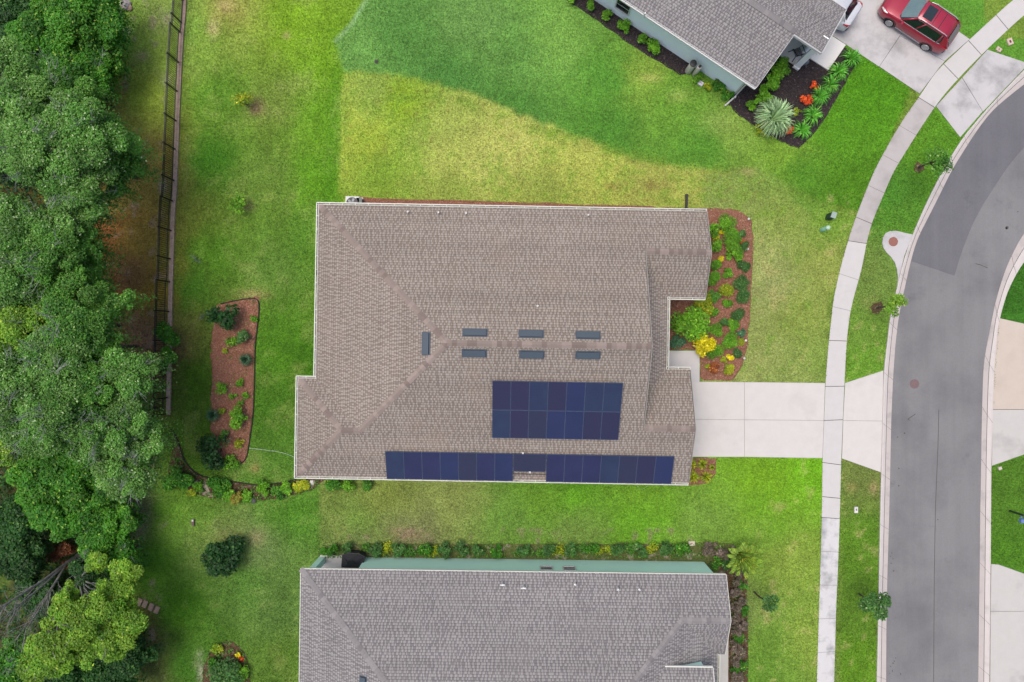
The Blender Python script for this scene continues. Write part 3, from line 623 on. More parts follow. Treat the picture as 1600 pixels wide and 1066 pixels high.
wp = [(-11.0,7.35),(10.75,7.35),(10.75,3.1),(8.6,3.1),(8.6,-1.9),(10.05,-1.9),(10.05,-7.7),(-12.0,-7.7),(-12.0,-2.75),(-11.0,-2.75)]
wall_loop(mb, wp, 0, 2.86)
def gable(mb, x, y0, y1, z0, sl, t=.14):
    m_ = (y0+y1)/2; zt = z0+sl*abs(y1-y0)/2
    mb.add([(x-t/2,y0,z0),(x-t/2,y1,z0),(x-t/2,m_,zt),(x+t/2,y0,z0),(x+t/2,y1,z0),(x+t/2,m_,zt)], [(0,1,2),(5,4,3),(0,3,4,1),(1,4,5,2),(2,5,3,0)])
gable(mb, 10.75, 3.15, 7.3, 2.86, s); gable(mb, 10.05, -7.65, -1.95, 2.86, s); gable(mb, 7.1, -7.4, 7.1, 2.95, s)
mb.build('wall', M['wall_tan'], HM)
gd = MB(); gd.box((10.15,-4.8,1.12), (.06,4.7,2.2))
for k in range(3): gd.box((10.185,-4.8,.56+.56*k), (.012,4.66,.02))
gd.build('garage_door', M['door'], HM)
fd = MB(); fd.box((8.7,-1.2,1.05), (.06,.95,2.1)); fd = fd.build('front_door', M['black'], HM)
kn = MB(); kn.lathe([(.03,0),(.035,.03),(.0,.05)], (0,0,0), 8); kn = kn.build('handle', M['gutter'], fd); kn.location = (8.76,-.85,1.0)
def window(parent, c, ax, wd, hg, frame=M['trim'], dep=.08):
    """ax: 0 = in a wall running along x, 1 = along y"""
    f = MB(); gl = MB(); hw, hh = wd/2, hg/2; t = .07
    def bx(m_, a, z, w_, h_, d_): m_.box((c[0]+a, c[1], c[2]+z) if ax == 0 else (c[0], c[1]+a, c[2]+z), (w_, d_, h_) if ax == 0 else (d_, w_, h_))
    bx(f, -hw, 0, t, hg+t, dep); bx(f, hw, 0, t, hg+t, dep); bx(f, 0, hh, wd-t, t, dep); bx(f, 0, -hh, wd-t, t, dep+.06); bx(f, 0, 0, wd-t, .03, dep*.7)
    bx(gl, 0, 0, wd-.05, hg-.05, dep*.4)
    w_ = f.build('window', frame, parent); gl.build('pane', M['glass'], w_); return w_
window(HM, (10.86,5.2,1.4), 1, 1.6, 1.3); window(HM, (2.0,-7.80,1.5), 0, 1.1, 1.1); window(HM, (-6.0,-7.80,1.5), 0, 1.1, 1.1); window(HM, (-2.0,7.45,1.5), 0, 1.0, 1.0); window(HM, (-11.1,3,1.4), 1, 1.8, 1.4)
# slope helper: point on a plane of the main roof seen at a photo pixel
def house_uv(px, py, plane, lift=0.0, ang=-1.0, org=(0,0)):
    x, y = 0, 0; z = 4.0
    for _ in range(12):
        X, Y = g(px, py, z); X -= org[0]; Y -= org[1]
        a = R(-ang); u = X*math.cos(a)-Y*math.sin(a); v = X*math.sin(a)+Y*math.cos(a); z = plane(u, v)+lift
    return u, v, z
pN = lambda u, v: zE+s*(Nm-v); pS = lambda u, v: zE+s*(v-Sm); pW = lambda u, v: zE+s*(u-Wm)
sl_ang = math.atan(s)
def slope_box(dims, u, v, z, face, lift):
    o = MB(); o.box((0, 0, lift+dims[2]/2), dims); return o
def place_on(o, u, v, z, face):
    o.location = (u, v, z)
    o.rotation_euler = {'S': (sl_ang, 0, 0), 'N': (-sl_ang, 0, 0), 'W': (0, -sl_ang, 0), 'E': (0, sl_ang, 0)}[face]
for (px, py, f) in [(742,520,'N'),(830,522,'N'),(919,524,'N'),(741,552,'S'),(831,554,'S'),(919,555,'S'),(665.5,537,'W')]:
    u, v, z = house_uv(px, py, {'N': pN, 'S': pS, 'W': pW}[f], .08)
    m_ = MB(); d = (1.2,.36) if f != 'W' else (.38,1.14)
    m_.box((0,0,.05), (d[0],d[1],.09)); m_.box((0,0,.012), (d[0]+.16,d[1]+.12,.012))
    dn = {'N': (0,1), 'S': (0,-1), 'W': (-1,0)}[f]
    m_.box((dn[0]*(d[0]/2+.01), dn[1]*(d[1]/2+.01), .04), ((.02,d[1],.05) if f == 'W' else (d[0],.02,.05)))
    o = m_.build('roof_vent', M['vent'], RM); place_on(o, u, v, z-.08, f)
for (px, py, f) in [(637,331,'N'),(685,332,'N'),(728,333,'N'),(919,336,'N'),(840,478,'N'),(817,708,'S'),(828,738,'S')]:
    u, v, z = house_uv(px, py, {'N': pN, 'S': pS}[f], .2)
    m_ = MB(); m_.lathe([(.055,-.3),(.055,.06),(.04,.06),(.04,.0)], (0,0,0), 12); o = m_.build('vent_pipe', M['white_pipe'], RM); o.location = (u, v, z)
    m_ = MB(); m_.lathe([(.10,-.30),(.07,-.16)], (0,0,0), 10)

# solar panels: dark glass in thin black frames on two rails
def solar_mat(name, c, c2):
    m, t, b = new_mat(name)
    tc = nd(t, 'ShaderNodeTexCoord'); sp = nd(t, 'ShaderNodeSeparateXYZ'); t.links.new(tc.outputs['Object'], sp.inputs[0])
    lx = math_(t, 'LESS_THAN', math_(t, 'FRACT', math_(t, 'MULTIPLY', sp.outputs[0], 12.0)), .12)
    ly = math_(t, 'LESS_THAN', math_(t, 'FRACT', math_(t, 'MULTIPLY', sp.outputs[1], 6.0)), .05)
    ln = math_(t, 'MAXIMUM', lx, ly)
    c_ = mixc(t, ramp(t, noise(t, .9, 3), .35, .7), alb(c, .62), alb(c2, .62)); c_ = mixc(t, math_(t, 'MULTIPLY', ln, .22), c_, alb((96,100,120), .45))
    t.links.new(c_, b.inputs['Base Color']); b.inputs['Roughness'].default_value = .22; b.inputs['Specular IOR Level'].default_value = .45
    return m
SP = [solar_mat('panel_navy', (44,46,84), (50,52,92)), solar_mat('panel_slate', (44,54,86), (50,64,94)), solar_mat('panel_plum', (52,48,80), (46,48,80)), solar_mat('panel_dusk', (54,54,80), (48,52,80)), solar_mat('panel_blue', (46,54,96), (40,50,90))]
frame_m = simple('panel_frame', (84,100,128), .35, var=.1, metal=.0)
def solar(u, v, wd, hg, mi, land=False):
    """u,v: centre in plan; hg measured up the slope"""
    z = pS(u, v)+.0
    p = MB(); p.box((0,0,.14), (wd-.035,hg-.035,.03))
    o = p.build('solar_panel', SP[mi], HM); place_on(o, u, v, z, 'S')
    f = MB()
    for sx in (-1, 1): f.box((sx*(wd/2-.0135),0,.1435), (.015,hg-.012,.046))
    for sy in (-1, 1): f.box((0,sy*(hg/2-.0135),.1425), (wd-.042,.015,.044))
    f.build('frame', frame_m, o); return o
cs = math.cos(sl_ang)
def array_span(x0, x1, ytop, ybot, lift=.15):
    a = house_uv(x0, ytop, pS, lift); b = house_uv(x1, ytop, pS, lift); c = house_uv(x0, ybot, pS, lift); d = house_uv(x1, ybot, pS, lift)
    return (a[0]+c[0])/2, (b[0]+d[0])/2, (a[1]+b[1])/2, (c[1]+d[1])/2
u0, u1, v0, v1 = array_span(769, 970, 595, 684.5)
pat = [[2,2,1,2,4,1,1],[1,2,3,4,4,2,2]]
for r_ in range(2):
    for k in range(7):
        wd = (u1-u0)/7; hv = (v0-v1)/2
        solar(u0+wd*(k+.5), v0-hv*(r_+.5), wd, hv/cs, pat[r_][k])
u0, u1, v0, v1 = array_span(603, 801.5, 705.5, 748.5)
for k, c in enumerate([1,0,0,4,3,0,4]): wd = (u1-u0)/7; solar(u0+wd*(k+.5), (v0+v1)/2, wd, (v0-v1)/cs, c)
um = u1
u0, u1, v0b, v1b = array_span(853.5, 1051.5, 710, 753)
for k, c in enumerate([0,0,0,1,3,2,4]): wd = (u1-u0)/7; solar(u0+wd*(k+.5), (v0b+v1b)/2, wd, (v0b-v1b)/cs, c)
a_ = house_uv(828, 735.5, pS, .15)
solar((um+u0)/2, (v0+a_[1])/2, u0-um-.06, (v0-a_[1])/cs, 3)
mb = MB()                                        # mounting rails under the lower arrays
u0, u1, v0, v1 = array_span(600, 1053, 705, 750)
for vv in (v0-.35, v1+.35): mb.beam((u0,vv,pS(0,vv)+.09),(u1,vv,pS(0,vv)+.09),.04,.05)
u0, u1, v0, v1 = array_span(768, 972, 595, 684)
for vv in (v0-.4, v0-1.2, v1+1.2, v1+.4): mb.beam((u0,vv,pS(0,vv)+.09),(u1,vv,pS(0,vv)+.09),.04,.05)
mb.build('mounting_rail', M['black_metal'], HM)

# ---------- neighbour to the south ------------------------------------------
HS = empty('house', (-12.27,-13.24,0), R(-.77), label='pale green house with grey shingle roof along the bottom edge of the photo', cat='house')
z3 = 3.0; L2 = 24.28; D2 = 16.4; h2 = D2/2; zt = z3+s*h2
gd_, ge = 2.32, 24.69
zg = z3+s*gd_
ap1 = (h2,-h2,zt); ap2 = (L2-h2,-h2,zt)
rE, rV, rZ = 23.6, -4.76, 4.4       # raised garage roof
P_s = [[(0,0,z3),ap1,ap2,(L2-gd_,-gd_,zg),(ge,-gd_,zg),(ge,0,z3)][::1],
 [(0,0,z3),(0,-D2,z3),ap1],[(0,-D2,z3),(L2,-D2,z3),ap2,ap1],
 [(L2-gd_,-gd_,zg),ap2,(L2,-D2,z3),(L2,-2*gd_,z3)],
 [(L2-gd_,-gd_,zg),(L2,-2*gd_,z3),(ge,-2*gd_,z3),(ge,-gd_,zg)]]
RS = roof_mesh('roof', P_s, M['shingle_grey'], HS, 3.3)
P_r = [[(20.55,rV,rZ),(rE,rV,rZ),(rE,rV-3.4,rZ+3.4*s),(20.55,rV-3.4,rZ+3.4*s)],[(20.55,rV-3.4,rZ+3.4*s),(rE,rV-3.4,rZ+3.4*s),(rE,rV-6.8,rZ),(20.55,rV-6.8,rZ)]]
roof_mesh('garage_roof', P_r, M['shingle_grey'], HS, 9.1)
mb = MB(); under(mb, P_s[:]); under(mb, P_r); mb.build('soffit', M['trim'], HS)
mb = MB(); skirt(mb, [(0,0,z3+.006),(0,-D2,z3+.006)], t=.03); skirt(mb, [(ge+.0,0,z3+.004),(0,0,z3+.004)], t=.035); skirt(mb, [(ge+.02,-2*gd_,z3+.004),(ge+.02,-gd_,zg+.004),(ge+.02,0,z3+.004)], .18); skirt(mb, [(rE,rV,rZ+.004),(20.55,rV,rZ+.004)], .14, t=.07)
skirt(mb, [(rE,rV-6.8,rZ),(rE,rV-3.4,rZ+3.4*s),(rE,rV,rZ)], .14)
mb.build('fascia', M['gutter'], HS)
gut((L2,-2*gd_),(L2,-D2),(1,0), parent=HS, z=z3-.005)
for a, b, dr in (((0,0,z3),ap1,.29),((L2-gd_,-gd_,zg),ap2,.29),((ge,-gd_,zg),(L2-gd_,-gd_,zg),.4167),(ap1,ap2,.4167)): caps(a, b, M['cap_grey'], RS, dr)
mb = MB()
wv2 = -.22
mb.beam((3.15,wv2-.07,1.42),(24.25,wv2-.07,1.42),.14,2.84)                      # north wall east of the lanai
mb.box((.42,wv2-.2,1.42), (.36,.4,2.84))                                        # corner pier
mb.beam((.3,-2.4,1.42),(.3,-16.1,1.42),.14,2.84); mb.beam((.3,-2.4,1.42),(3.15,-2.4,1.42),.14,2.84); mb.beam((3.15,wv2-.14,1.42),(3.15,-2.33,1.42),.13,2.84)
mb.beam((.42,wv2-.25,2.72),(3.15,wv2-.25,2.72),.2,.25)
mb.beam((24.18,wv2-.14,1.42),(24.18,-4.3,1.42),.14,2.84); mb.beam((24.18,-4.3,1.42),(23.5,-4.3,1.42),.14,2.84); mb.beam((23.5,-4.4,1.42),(23.5,-16.1,1.42),.14,2.84); mb.beam((.3,-16.1,1.42),(23.5,-16.1,1.42),.14,2.84)
gable(mb, 24.18, -4.3, wv2-.1, 2.84, s)
mb.box((21.9,-4.93,3.75), (2.6,.14,1.24)); mb.beam((23.15,-5.2,3.75),(23.15,-11.2,3.75),.1,1.24); gable(mb, 23.15, -11.3, -5.2, 4.35, s)
mb.build('wall', M['wall_green'], HS)
for px in (854, 890):
    # small high windows: find the spot on the north wall
    z = 1.9; X, Y = g(px, 889, z); u = X+12.27
    window(HS, (u, wv2+.03, 1.75), 0, .72, .62, M['trim'], .07)
mbp = [(785,913),(818,918),(899,913),(966,921),(999,921)]
pN2 = lambda u, v: z3-s*v
for px, py in mbp:
    u, v, z = house_uv(px, py, pN2, .3, -.77, (-12.27,-13.24)); z -= .3
    m_ = MB(); m_.lathe([(.06,-.05),(.06,.42),(.04,.42)], (0,0,0), 10)
    if px in (785, 818): m_.tube([(-.13,0,.44),(.13,0,.44)], .05, 8)
    else: m_.tube([(0,0,.40),(-.03,.04,.47),(-.08,.08,.46)], .055, 8)
    o = m_.build('vent_pipe', M['white_pipe'], RS); o.location = (u, v, z)
u, v, z = house_uv(567, 1062, lambda u, v: z3+s*u, .1, -.77, (-12.27,-13.24))
m_ = MB(); m_.box((0,0,.06), (.36,1.0,.1)); m_.box((0,0,.012), (.5,1.1,.012)); o = m_.build('roof_vent', M['vent'], RS); place_on(o, u, v-.4, z-.1, 'W')

# ---------- neighbour to the north-east --------------------------------------
HN = empty('house', (14.17,14.73,0), R(-33.7), label='blue-grey house with grey shingle roof at the top right beside the red car', cat='house')
rd = 3.2; zr3 = z3+s*rd; Lw = -22.0; ef = 6.8; zef = zr3-s*(ef-rd)
P_n = [[(0,0,z3),(0,rd,zr3),(Lw+3,rd,zr3),(Lw,0,z3)],
 [(1.85,rd-.18,zr3),(1.85,ef,zef),(Lw,ef,zef),(Lw+3,rd,zr3),(0,rd,zr3),(0,rd-.18,zr3)],[(Lw,0,z3),(Lw+3,rd,zr3),(Lw,ef,zef)],
 [(-2.9,ef+.0,zef+.5),(-2.9,ef+2.4,zef+1.5),(Lw,ef+2.4,zef+1.5),(Lw,ef,zef+.5)],[(-2.9,ef+2.4,zef+1.5),(-2.9,ef+4.9,zef+.5),(Lw,ef+4.9,zef+.5),(Lw,ef+2.4,zef+1.5)]]
RN = roof_mesh('roof', P_n, M['shingle_grey'], HN, 5.7)
mb = MB(); under(mb, P_n); mb.build('soffit', M['trim'], HN)
mb = MB(); skirt(mb, [(Lw,0,z3),(0,0,z3)], t=.02); skirt(mb, [(.02,0,z3+.006),(.02,rd-.2,zr3+.0)], .18, t=.025); skirt(mb, [(0,rd-.2,zr3+.006),(1.87,rd-.2,zr3+.006),(1.87,ef,zef+.006),(-2.9,ef+.02,zef+.006)], .18, t=.05)
mb.build('fascia', M['trim'], HN)
gut((Lw,0),(0,0),(0,-1), parent=HN, z=z3-.005, mats=[M['trim'], M['trim']])
caps((Lw+3,rd,zr3),(0,rd,zr3),M['cap_grey'],RN,.4167); 
mb = MB(); y0 = .51
mb.beam((-21.5,y0,1.42),(-.66,y0,1.42),.14,2.84); mb.beam((-.73,y0+.08,1.42),(-.73,5.9,1.42),.14,2.84)
mb.beam((-.66,5.9,1.35),(1.5,5.9,1.35),.14,2.7); mb.beam((1.5,4.9,1.35),(1.5,6.5,1.35),.14,2.7); mb.beam((1.4,6.5,1.35),(-3.3,6.5,1.35),.14,2.7)
mb.beam((-3.3,6.6,1.6),(-3.3,11.2,1.6),.14,3.2); mb.beam((-21.5,y0+.1,1.42),(-21.5,11.2,1.42),.14,2.84); mb.beam((-3.4,11.2,1.5),(-21.4,11.2,1.5),.14,3.0)
mb.add([(-.80,y0+.1,2.84),(-.80,2*rd-y0,2.84),(-.80,rd,4.15),(-.66,y0+.1,2.84),(-.66,2*rd-y0,2.84),(-.66,rd,4.15)], [(0,1,2),(5,4,3),(0,3,4,1),(1,4,5,2),(2,5,3,0)])
mb.build('wall', M['wall_blue'], HN)
mb = MB(); mb.box((-.62,y0-.05,1.42), (.1,.1,2.84)); mb.build('corner_board', M['trim'], HN)
window(HN, (-9.24,y0-.1,1.45), 0, .95, 1.1, M['trim'], .1)
mb = MB(); mb.box((-3.2,8.9,1.1), (.05,4.0,2.15)); mb.build('garage_door', M['door'], HN)
mb = MB(); mb.box((-.64,4.6,1.05), (.05,.95,2.1)); mb.build('front_door', M['black'], HN)
bx_, by_ = g(1243, 104)     # porch column
dx, dy = bx_-14.17, by_-14.73; cu, cv = dx*.832-dy*.555, dx*.555+dy*.832
mb = MB(); mb.box((cu+.05,cv,1.98), (.34,.34,3.85)); mb.box((cu+.05,cv,.2), (.42,.42,.2)); mb.build('porch_column', simple('column_white', (255,255,252), .6, var=.02, k=.86), HN)
mb = MB(); mb.tube([(-.5,y0-.14,2.9),(-.5,y0-.14,.15),(-.45,y0-.3,.08)], .045, 8); mb.build('downspout', M['trim'], HN)
mb = MB(); a = G(1149,151); b = G(1132,166); mb.beam((a.x,a.y,.09),(b.x,b.y,.07),.09,.07)
tag(mb.build('drain_pipe', M['trim']), 'white downspout extension lying on the soil off the blue-grey house corner', 'pipe')
px, py = 1007, 23
u, v, z = house_uv(px, py, lambda u, v: z3+s*v, .3, -33.7, (14.17,14.73))
m_ = MB(); m_.lathe([(.05,-.3),(.05,.2),(.03,.2)], (0,0,0), 10); o = m_.build('vent_pipe', M['white_pipe'], RN); o.location = (u, v, z)

# ------------------------------------------------------------------ fence and low wall behind the yard
FB = [(289.5,-60),(286.5,20),(282.5,60),(278,150),(275,230),(272.5,300),(269.5,330),(267,420),(266,450),(264.5,520),(263,600),(262,648)]
FBs = smooth_line(FB, 200)
def fx(y): return float(np.interp(y, FBs[:, 1], FBs[:, 0]))
FE = empty('metal_fence', (*g(275,300), 0), label='black metal picket fence between the woods and the back lawn', cat='fence')
org = Vector(FE.location)
posts = [-40,2,37,52,99,144,190,234,283,315,361,405,441,487,532,578,621,646]
def zoff(y): return .1+(.16 if y >= 52 else 0)+(.16 if y >= 315 else 0)+(.12 if y >= 441 else 0)
FH = 1.22
for y in posts:
    c = G(fx(y), y); zb = zoff(y-1); m_ = MB(); m_.box((c.x-org.x,c.y-org.y,(zb+FH+.12)/2), (.08,.08,zb+FH+.12)); m_.box((c.x-org.x,c.y-org.y,zb+FH+.13), (.085,.085,.03)); m_.build('post', M['black_metal'], FE)
for a, b in zip(posts[:-1], posts[1:]):
    p = G(fx(a), a)-org; q_ = G(fx(b), b)-org; zb = zoff(a); m_ = MB()
    for hz, th in ((.08,.035),(FH-.16,.032),(FH,.036)): m_.beam((p.x,p.y,zb+hz),(q_.x,q_.y,zb+hz),.045,th)
    L = (q_-p).length; n = max(2, int(L/.125))
    for k in range(1, n):
        c = p+(q_-p)*(k/n); m_.box((c.x,c.y,zb+FH/2), (.026,.026,FH))
    m_.build('fence_panel', M['black_metal'], FE)
mb = MB(); P = [p for p in FBs if p[1] < 649]; P = np.array(P); strip(mb, P+np.array([-1.5,0]), P+np.array([5.0,0]), 0, .12)
tag(mb.build('retaining_wall', M['retain']), 'low pale concrete kerb wall running under the black fence', 'low wall')

# ------------------------------------------------------------------ leaves, plants, trees
def leaf_mesh(name, C, N, size, mat, tint, aspect=1.6, parent=None, mats2=None):
    """C centres (n,3), N facing directions (n,3), size (n,), tint (n,3) -> one mesh of small folded leaves"""
    n = len(C); N = N/np.linalg.norm(N, axis=1)[:, None]
    A = RNG.normal(size=(n, 3)); A = A-N*(A*N).sum(1)[:, None]; A /= np.linalg.norm(A, axis=1)[:, None]; B = np.cross(N, A)
    a = A*size[:, None]*aspect*.5; b = B*size[:, None]*.5
    V = np.stack([C-a, C+b*.9-N*size[:, None]*.10, C+a, C-b*.9-N*size[:, None]*.10], 1).reshape(-1, 3)
    me = bpy.data.meshes.new(name); me.vertices.add(4*n); me.vertices.foreach_set('co', V.ravel())
    me.loops.add(4*n); me.loops.foreach_set('vertex_index', np.arange(4*n, dtype=np.int32))
    me.polygons.add(n); me.polygons.foreach_set('loop_start', np.arange(0, 4*n, 4, dtype=np.int32)); me.polygons.foreach_set('loop_total', np.full(n, 4, dtype=np.int32))
    me.update(calc_edges=True)
    at = me.attributes.new('tint', 'FLOAT_COLOR', 'POINT'); T = np.ones((n, 4)); T[:, :3] = tint; at.data.foreach_set('color', np.repeat(T, 4, 0).ravel())
    me.materials.append(mat)
    o = bpy.data.objects.new(name, me); COL.objects.link(o)
    if parent is not None: o.parent = parent
    return o
def crown_pts(rx, ry, rz, n, clumps, cr, fill=.0):
    """leaf positions on lumpy clumps spread through a flattened dome"""
    k = clumps; th = RNG.random(k)*2*np.pi; rr = np.sqrt(RNG.random(k))*(1-cr*.45); rr = rr*(.85+.3*RNG.random(k))
    zz = np.sqrt(np.clip(1-rr**2, 0, 1))*(.38+.62*RNG.random(k))-.2*RNG.random(k)
    ph = RNG.random(4)*6.283; lob = 1+.16*np.sin(2*th+ph[0])+.13*np.sin(3*th+ph[1])+.10*np.sin(5*th+ph[2]) if k > 18 else 1.0
    cen = np.c_[rr*np.cos(th)*rx*lob, rr*np.sin(th)*ry*lob, zz*rz]
    cs_ = cr*(.55+.75*RNG.random(k)); pick = RNG.choice(k, n, p=cs_**2/np.sum(cs_**2))
    d = RNG.normal(size=(n, 3)); d[:, 2] = np.abs(d[:, 2])*.9-.25; d /= np.linalg.norm(d, axis=1)[:, None]
    rad = cs_[pick]*(.30+.95*RNG.random(n)**.7)
    C = cen[pick]+d*rad[:, None]*np.array([(rx+ry)/2, (rx+ry)/2, (rx+ry)/2*.75])
    N = d*.6+np.array([0, 0, 1.0])+RNG.normal(size=(n, 3))*.55
    ct = RNG.random(k)
    cv = RNG.random(k); T = np.c_[np.clip(ct[pick]*.6+RNG.random(n)*.5, 0, 1), np.clip(cv[pick]*.55+RNG.random(n)*.5, 0, 1), RNG.random(n)]
    return C, N, T, cen
def twigs(mb, cen, base, rng=random, r0=.03, sub=3, ln=.9):
    for c in cen:
        c = Vector(c)
        for _ in range(sub):
            d = (c-base); d.z = abs(d.z)*.4+.2; d.normalize(); d = (d+Vector((rng.uniform(-.9,.9), rng.uniform(-.9,.9), rng.uniform(-.1,.5)))).normalized()
            p = c+Vector((rng.uniform(-.2,.2), rng.uniform(-.2,.2), .05)); pts = [p]
            for k in range(3): d = (d+Vector((rng.uniform(-.5,.5), rng.uniform(-.5,.5), rng.uniform(-.2,.2)))*.5).normalized(); p = p+d*ln/3*rng.uniform(.6,1.3); pts.append(p)
            mb.tube(pts, [r0, r0*.7, r0*.5, r0*.2], 3, False)
            if rng.random() < .8:
                e = (d+Vector((rng.uniform(-1,1), rng.uniform(-1,1), 0))).normalized(); mb.tube([pts[1], pts[1]+e*ln*.35, pts[1]+e*ln*.6+d*.1], [r0*.6, r0*.4, r0*.15], 3, False)
F = {}
F['sage'] = foliage('leaf_sage', (112,156,70), (76,130,42), (166,188,136))
F['mid'] = foliage('leaf_mid', (94,146,48), (62,118,34), (140,174,90))
F['dark'] = foliage('leaf_dark', (46,92,28), (30,70,22), (84,124,50))
F['bright'] = foliage('leaf_bright', (78,138,28), (46,108,20), (134,172,56))
F['lime'] = foliage('leaf_lime', (130,168,46), (90,142,34), (168,192,70))
F['shrub'] = foliage('leaf_shrub', (112,168,34), (82,142,24), (150,196,56))
F['shrub_dk'] = foliage('leaf_shrub_dk', (80,126,56), (54,98,40), (124,152,90))
F['teal'] = foliage('leaf_teal', (78,122,84), (54,98,66), (120,150,108))
F['yellow'] = foliage('leaf_yellow', (238,222,20), (200,192,18), (250,240,70))
F['yelgreen'] = foliage('leaf_yelgreen', (176,178,30), (110,152,28), (226,210,50))
F['orange'] = foliage('leaf_orange', (236,96,34), (206,66,30), (246,150,60), trans=.1)
F['rust'] = foliage('leaf_rust', (176,104,46), (128,66,44), (210,150,60))
F['purple'] = foliage('leaf_purple', (134,116,108), (92,86,66), (160,150,120))
F['silver'] = foliage('leaf_silver', (172,200,150), (140,176,120), (196,210,160), k=1.0)
F['palm'] = foliage('leaf_palm', (142,168,50), (96,144,50), (190,190,60))
F['lily'] = foliage('leaf_lily', (104,176,60), (76,150,44), (150,200,90), k=1.0)
F['olive'] = foliage('leaf_olive', (150,132,48), (110,124,40), (190,150,60))
F['deadleaf'] = foliage('leaf_dead', (140,88,52), (104,64,40), (170,120,76))
F['camellia'] = foliage('leaf_camellia', (34,82,26), (24,62,20), (66,110,44))

def tree(name, px, py, r, ztop, kind, label, cat='tree', group=None, leaves=None, leaf=.13, twig=0, clumps=None, flat=.75, tw_mat=None, bare=None):
    """px,py,r: where and how large the crown top reads in the photo (pixels); ztop: its height in metres"""
    rr = r*.04*(H-ztop*.85)/H; zc = max(.25, ztop-rr*flat); x, y = g(px, py, ztop*.85)
    t_ = empty(name, (x, y, 0), random.uniform(0, 6.28), label=label, cat=cat, group=group)
    n = leaves or int(min(30000, 2200+rr*rr*7000)); ck = clumps or int(20+rr*15)
    C, N, T, cen = crown_pts(rr, rr*random.uniform(.85,1.1), rr*flat, n, ck, (.25 if rr > 1.1 else .32) if rr > .8 else .42); C[:, 2] += zc; cen[:, 2] += zc
    low = RNG.random(n) < .25; rl = np.hypot(C[:, 0], C[:, 1]); C[low, 2] -= (RNG.random(low.sum())**1.2)*min(2.6, zc*.6)*np.clip(rl[low]/rr, .3, 1)
    out = Vector((x, y, 0)).normalized()*(rr*.4+.2*zc*(zc > 3)+(.12*zc if rr < 1.35 and zc > 3 else 0)); t_.location = (x+out.x, y+out.y, 0); t_.rotation_euler = (0, 0, 0); C[:, 0] -= out.x; C[:, 1] -= out.y; cen[:, 0] -= out.x; cen[:, 1] -= out.y
    C[:, 2] = np.maximum(C[:, 2], .06)
    sz = leaf*(.6+.8*RNG.random(n)); leaf_mesh('crown', C, N, sz, F[kind], T, parent=t_)
    mb = MB(); b0 = min(.22, .05+rr*.05); top = Vector((-out.x, -out.y, zc+.1))
    mid = Vector((-out.x*.3, -out.y*.3, zc*.5))
    mb.tube([(0,0,0),mid,top], [b0, b0*.75, b0*.45], 8)
    for c in cen[:min(len(cen), 16)]:
        c = Vector(c); m2 = (mid*.3+top*.7+c)/2; m2.z = (mid.z*.3+top.z*.7+c.z)/2-.1; mb.tube([mid*.4+top*.6, m2, c], [b0*.4, b0*.25, b0*.1], 5, False)
    if twig:
        mb.mi = 1; idx = RNG.choice(len(cen), min(len(cen), twig), replace=False)
        up = [cen[i]+np.array([0, 0, rr*.26]) for i in idx]; twigs(mb, up, Vector((-out.x,-out.y,zc-.5)), sub=4, r0=.022, ln=rr*.5)
    mb.build('trunk', [M['bark'], tw_mat or M['lichen']], t_)
    return t_
# ---- woodland on the left
woods = [
 # px, py, r, height, kind, twig clusters
 (122,22,58,4.6,'bright',0),(62,52,52,4.2,'bright',0),(165,66,38,3.6,'bright',0),(104,104,46,4.4,'bright',2),(22,78,40,3.4,'dark',0),(152,118,34,3.8,'bright',3),(8,22,40,2.4,'dark',0),
 (20,120,48,7.4,'sage',2),(38,178,58,8.2,'sage',4),(96,150,44,7.0,'mid',2),(128,204,56,8.4,'sage',6),(62,236,56,8.6,'sage',4),(176,222,42,6.8,'mid',3),(204,268,34,5.8,'mid',2),(112,286,52,7.8,'sage',4),
 (150,330,34,6.8,'sage',2),(74,362,50,8.0,'sage',3),(128,384,34,6.8,'mid',1),(16,352,46,8.4,'sage',8),(92,410,50,8.2,'mid',2),(22,436,50,8.2,'sage',5),(64,470,46,7.4,'mid',2),(138,434,32,6.2,'mid',4),
 (18,258,36,4.0,'dark',0),(182,468,38,7.0,'mid',1),(122,506,52,8.6,'mid',1),(34,522,50,8.4,'lime',1),(96,560,48,8.8,'sage',4),(178,542,40,7.2,'mid',1),(214,584,44,7.6,'sage',3),(26,596,50,8.8,'sage',7),
 (92,630,54,9.0,'sage',8),(158,610,46,8.2,'mid',4),(214,646,42,7.4,'sage',5),(56,668,46,8.2,'sage',4),(164,676,46,7.8,'sage',6),(232,690,38,6.6,'sage',7),(16,690,38,7.0,'lime',1),(196,736,44,6.8,'sage',7),
 (104,728,42,4.6,'bright',0),(58,752,46,4.2,'bright',0),(24,812,42,3.8,'dark',0),(140,780,40,4.0,'bright',0),(92,806,46,4.2,'bright',0),(172,812,34,3.4,'bright',0),(148,842,36,3.4,'bright',1),(24,868,44,3.6,'dark',0),
 (190,868,28,3.0,'bright',1),(60,930,34,3.0,'dark',0),(24,1040,36,4.2,'bright',1),(176,1036,48,3.6,'dark',0),(100,1060,46,4.0,'dark',1),(142,900,30,3.2,'dark',1)]
KL = {'sage': 'grey-green oak', 'mid': 'mid green leafy tree', 'dark': 'low dark green tree', 'bright': 'low bright green thicket tree', 'lime': 'yellow-green leafy tree'}
cnt = {}
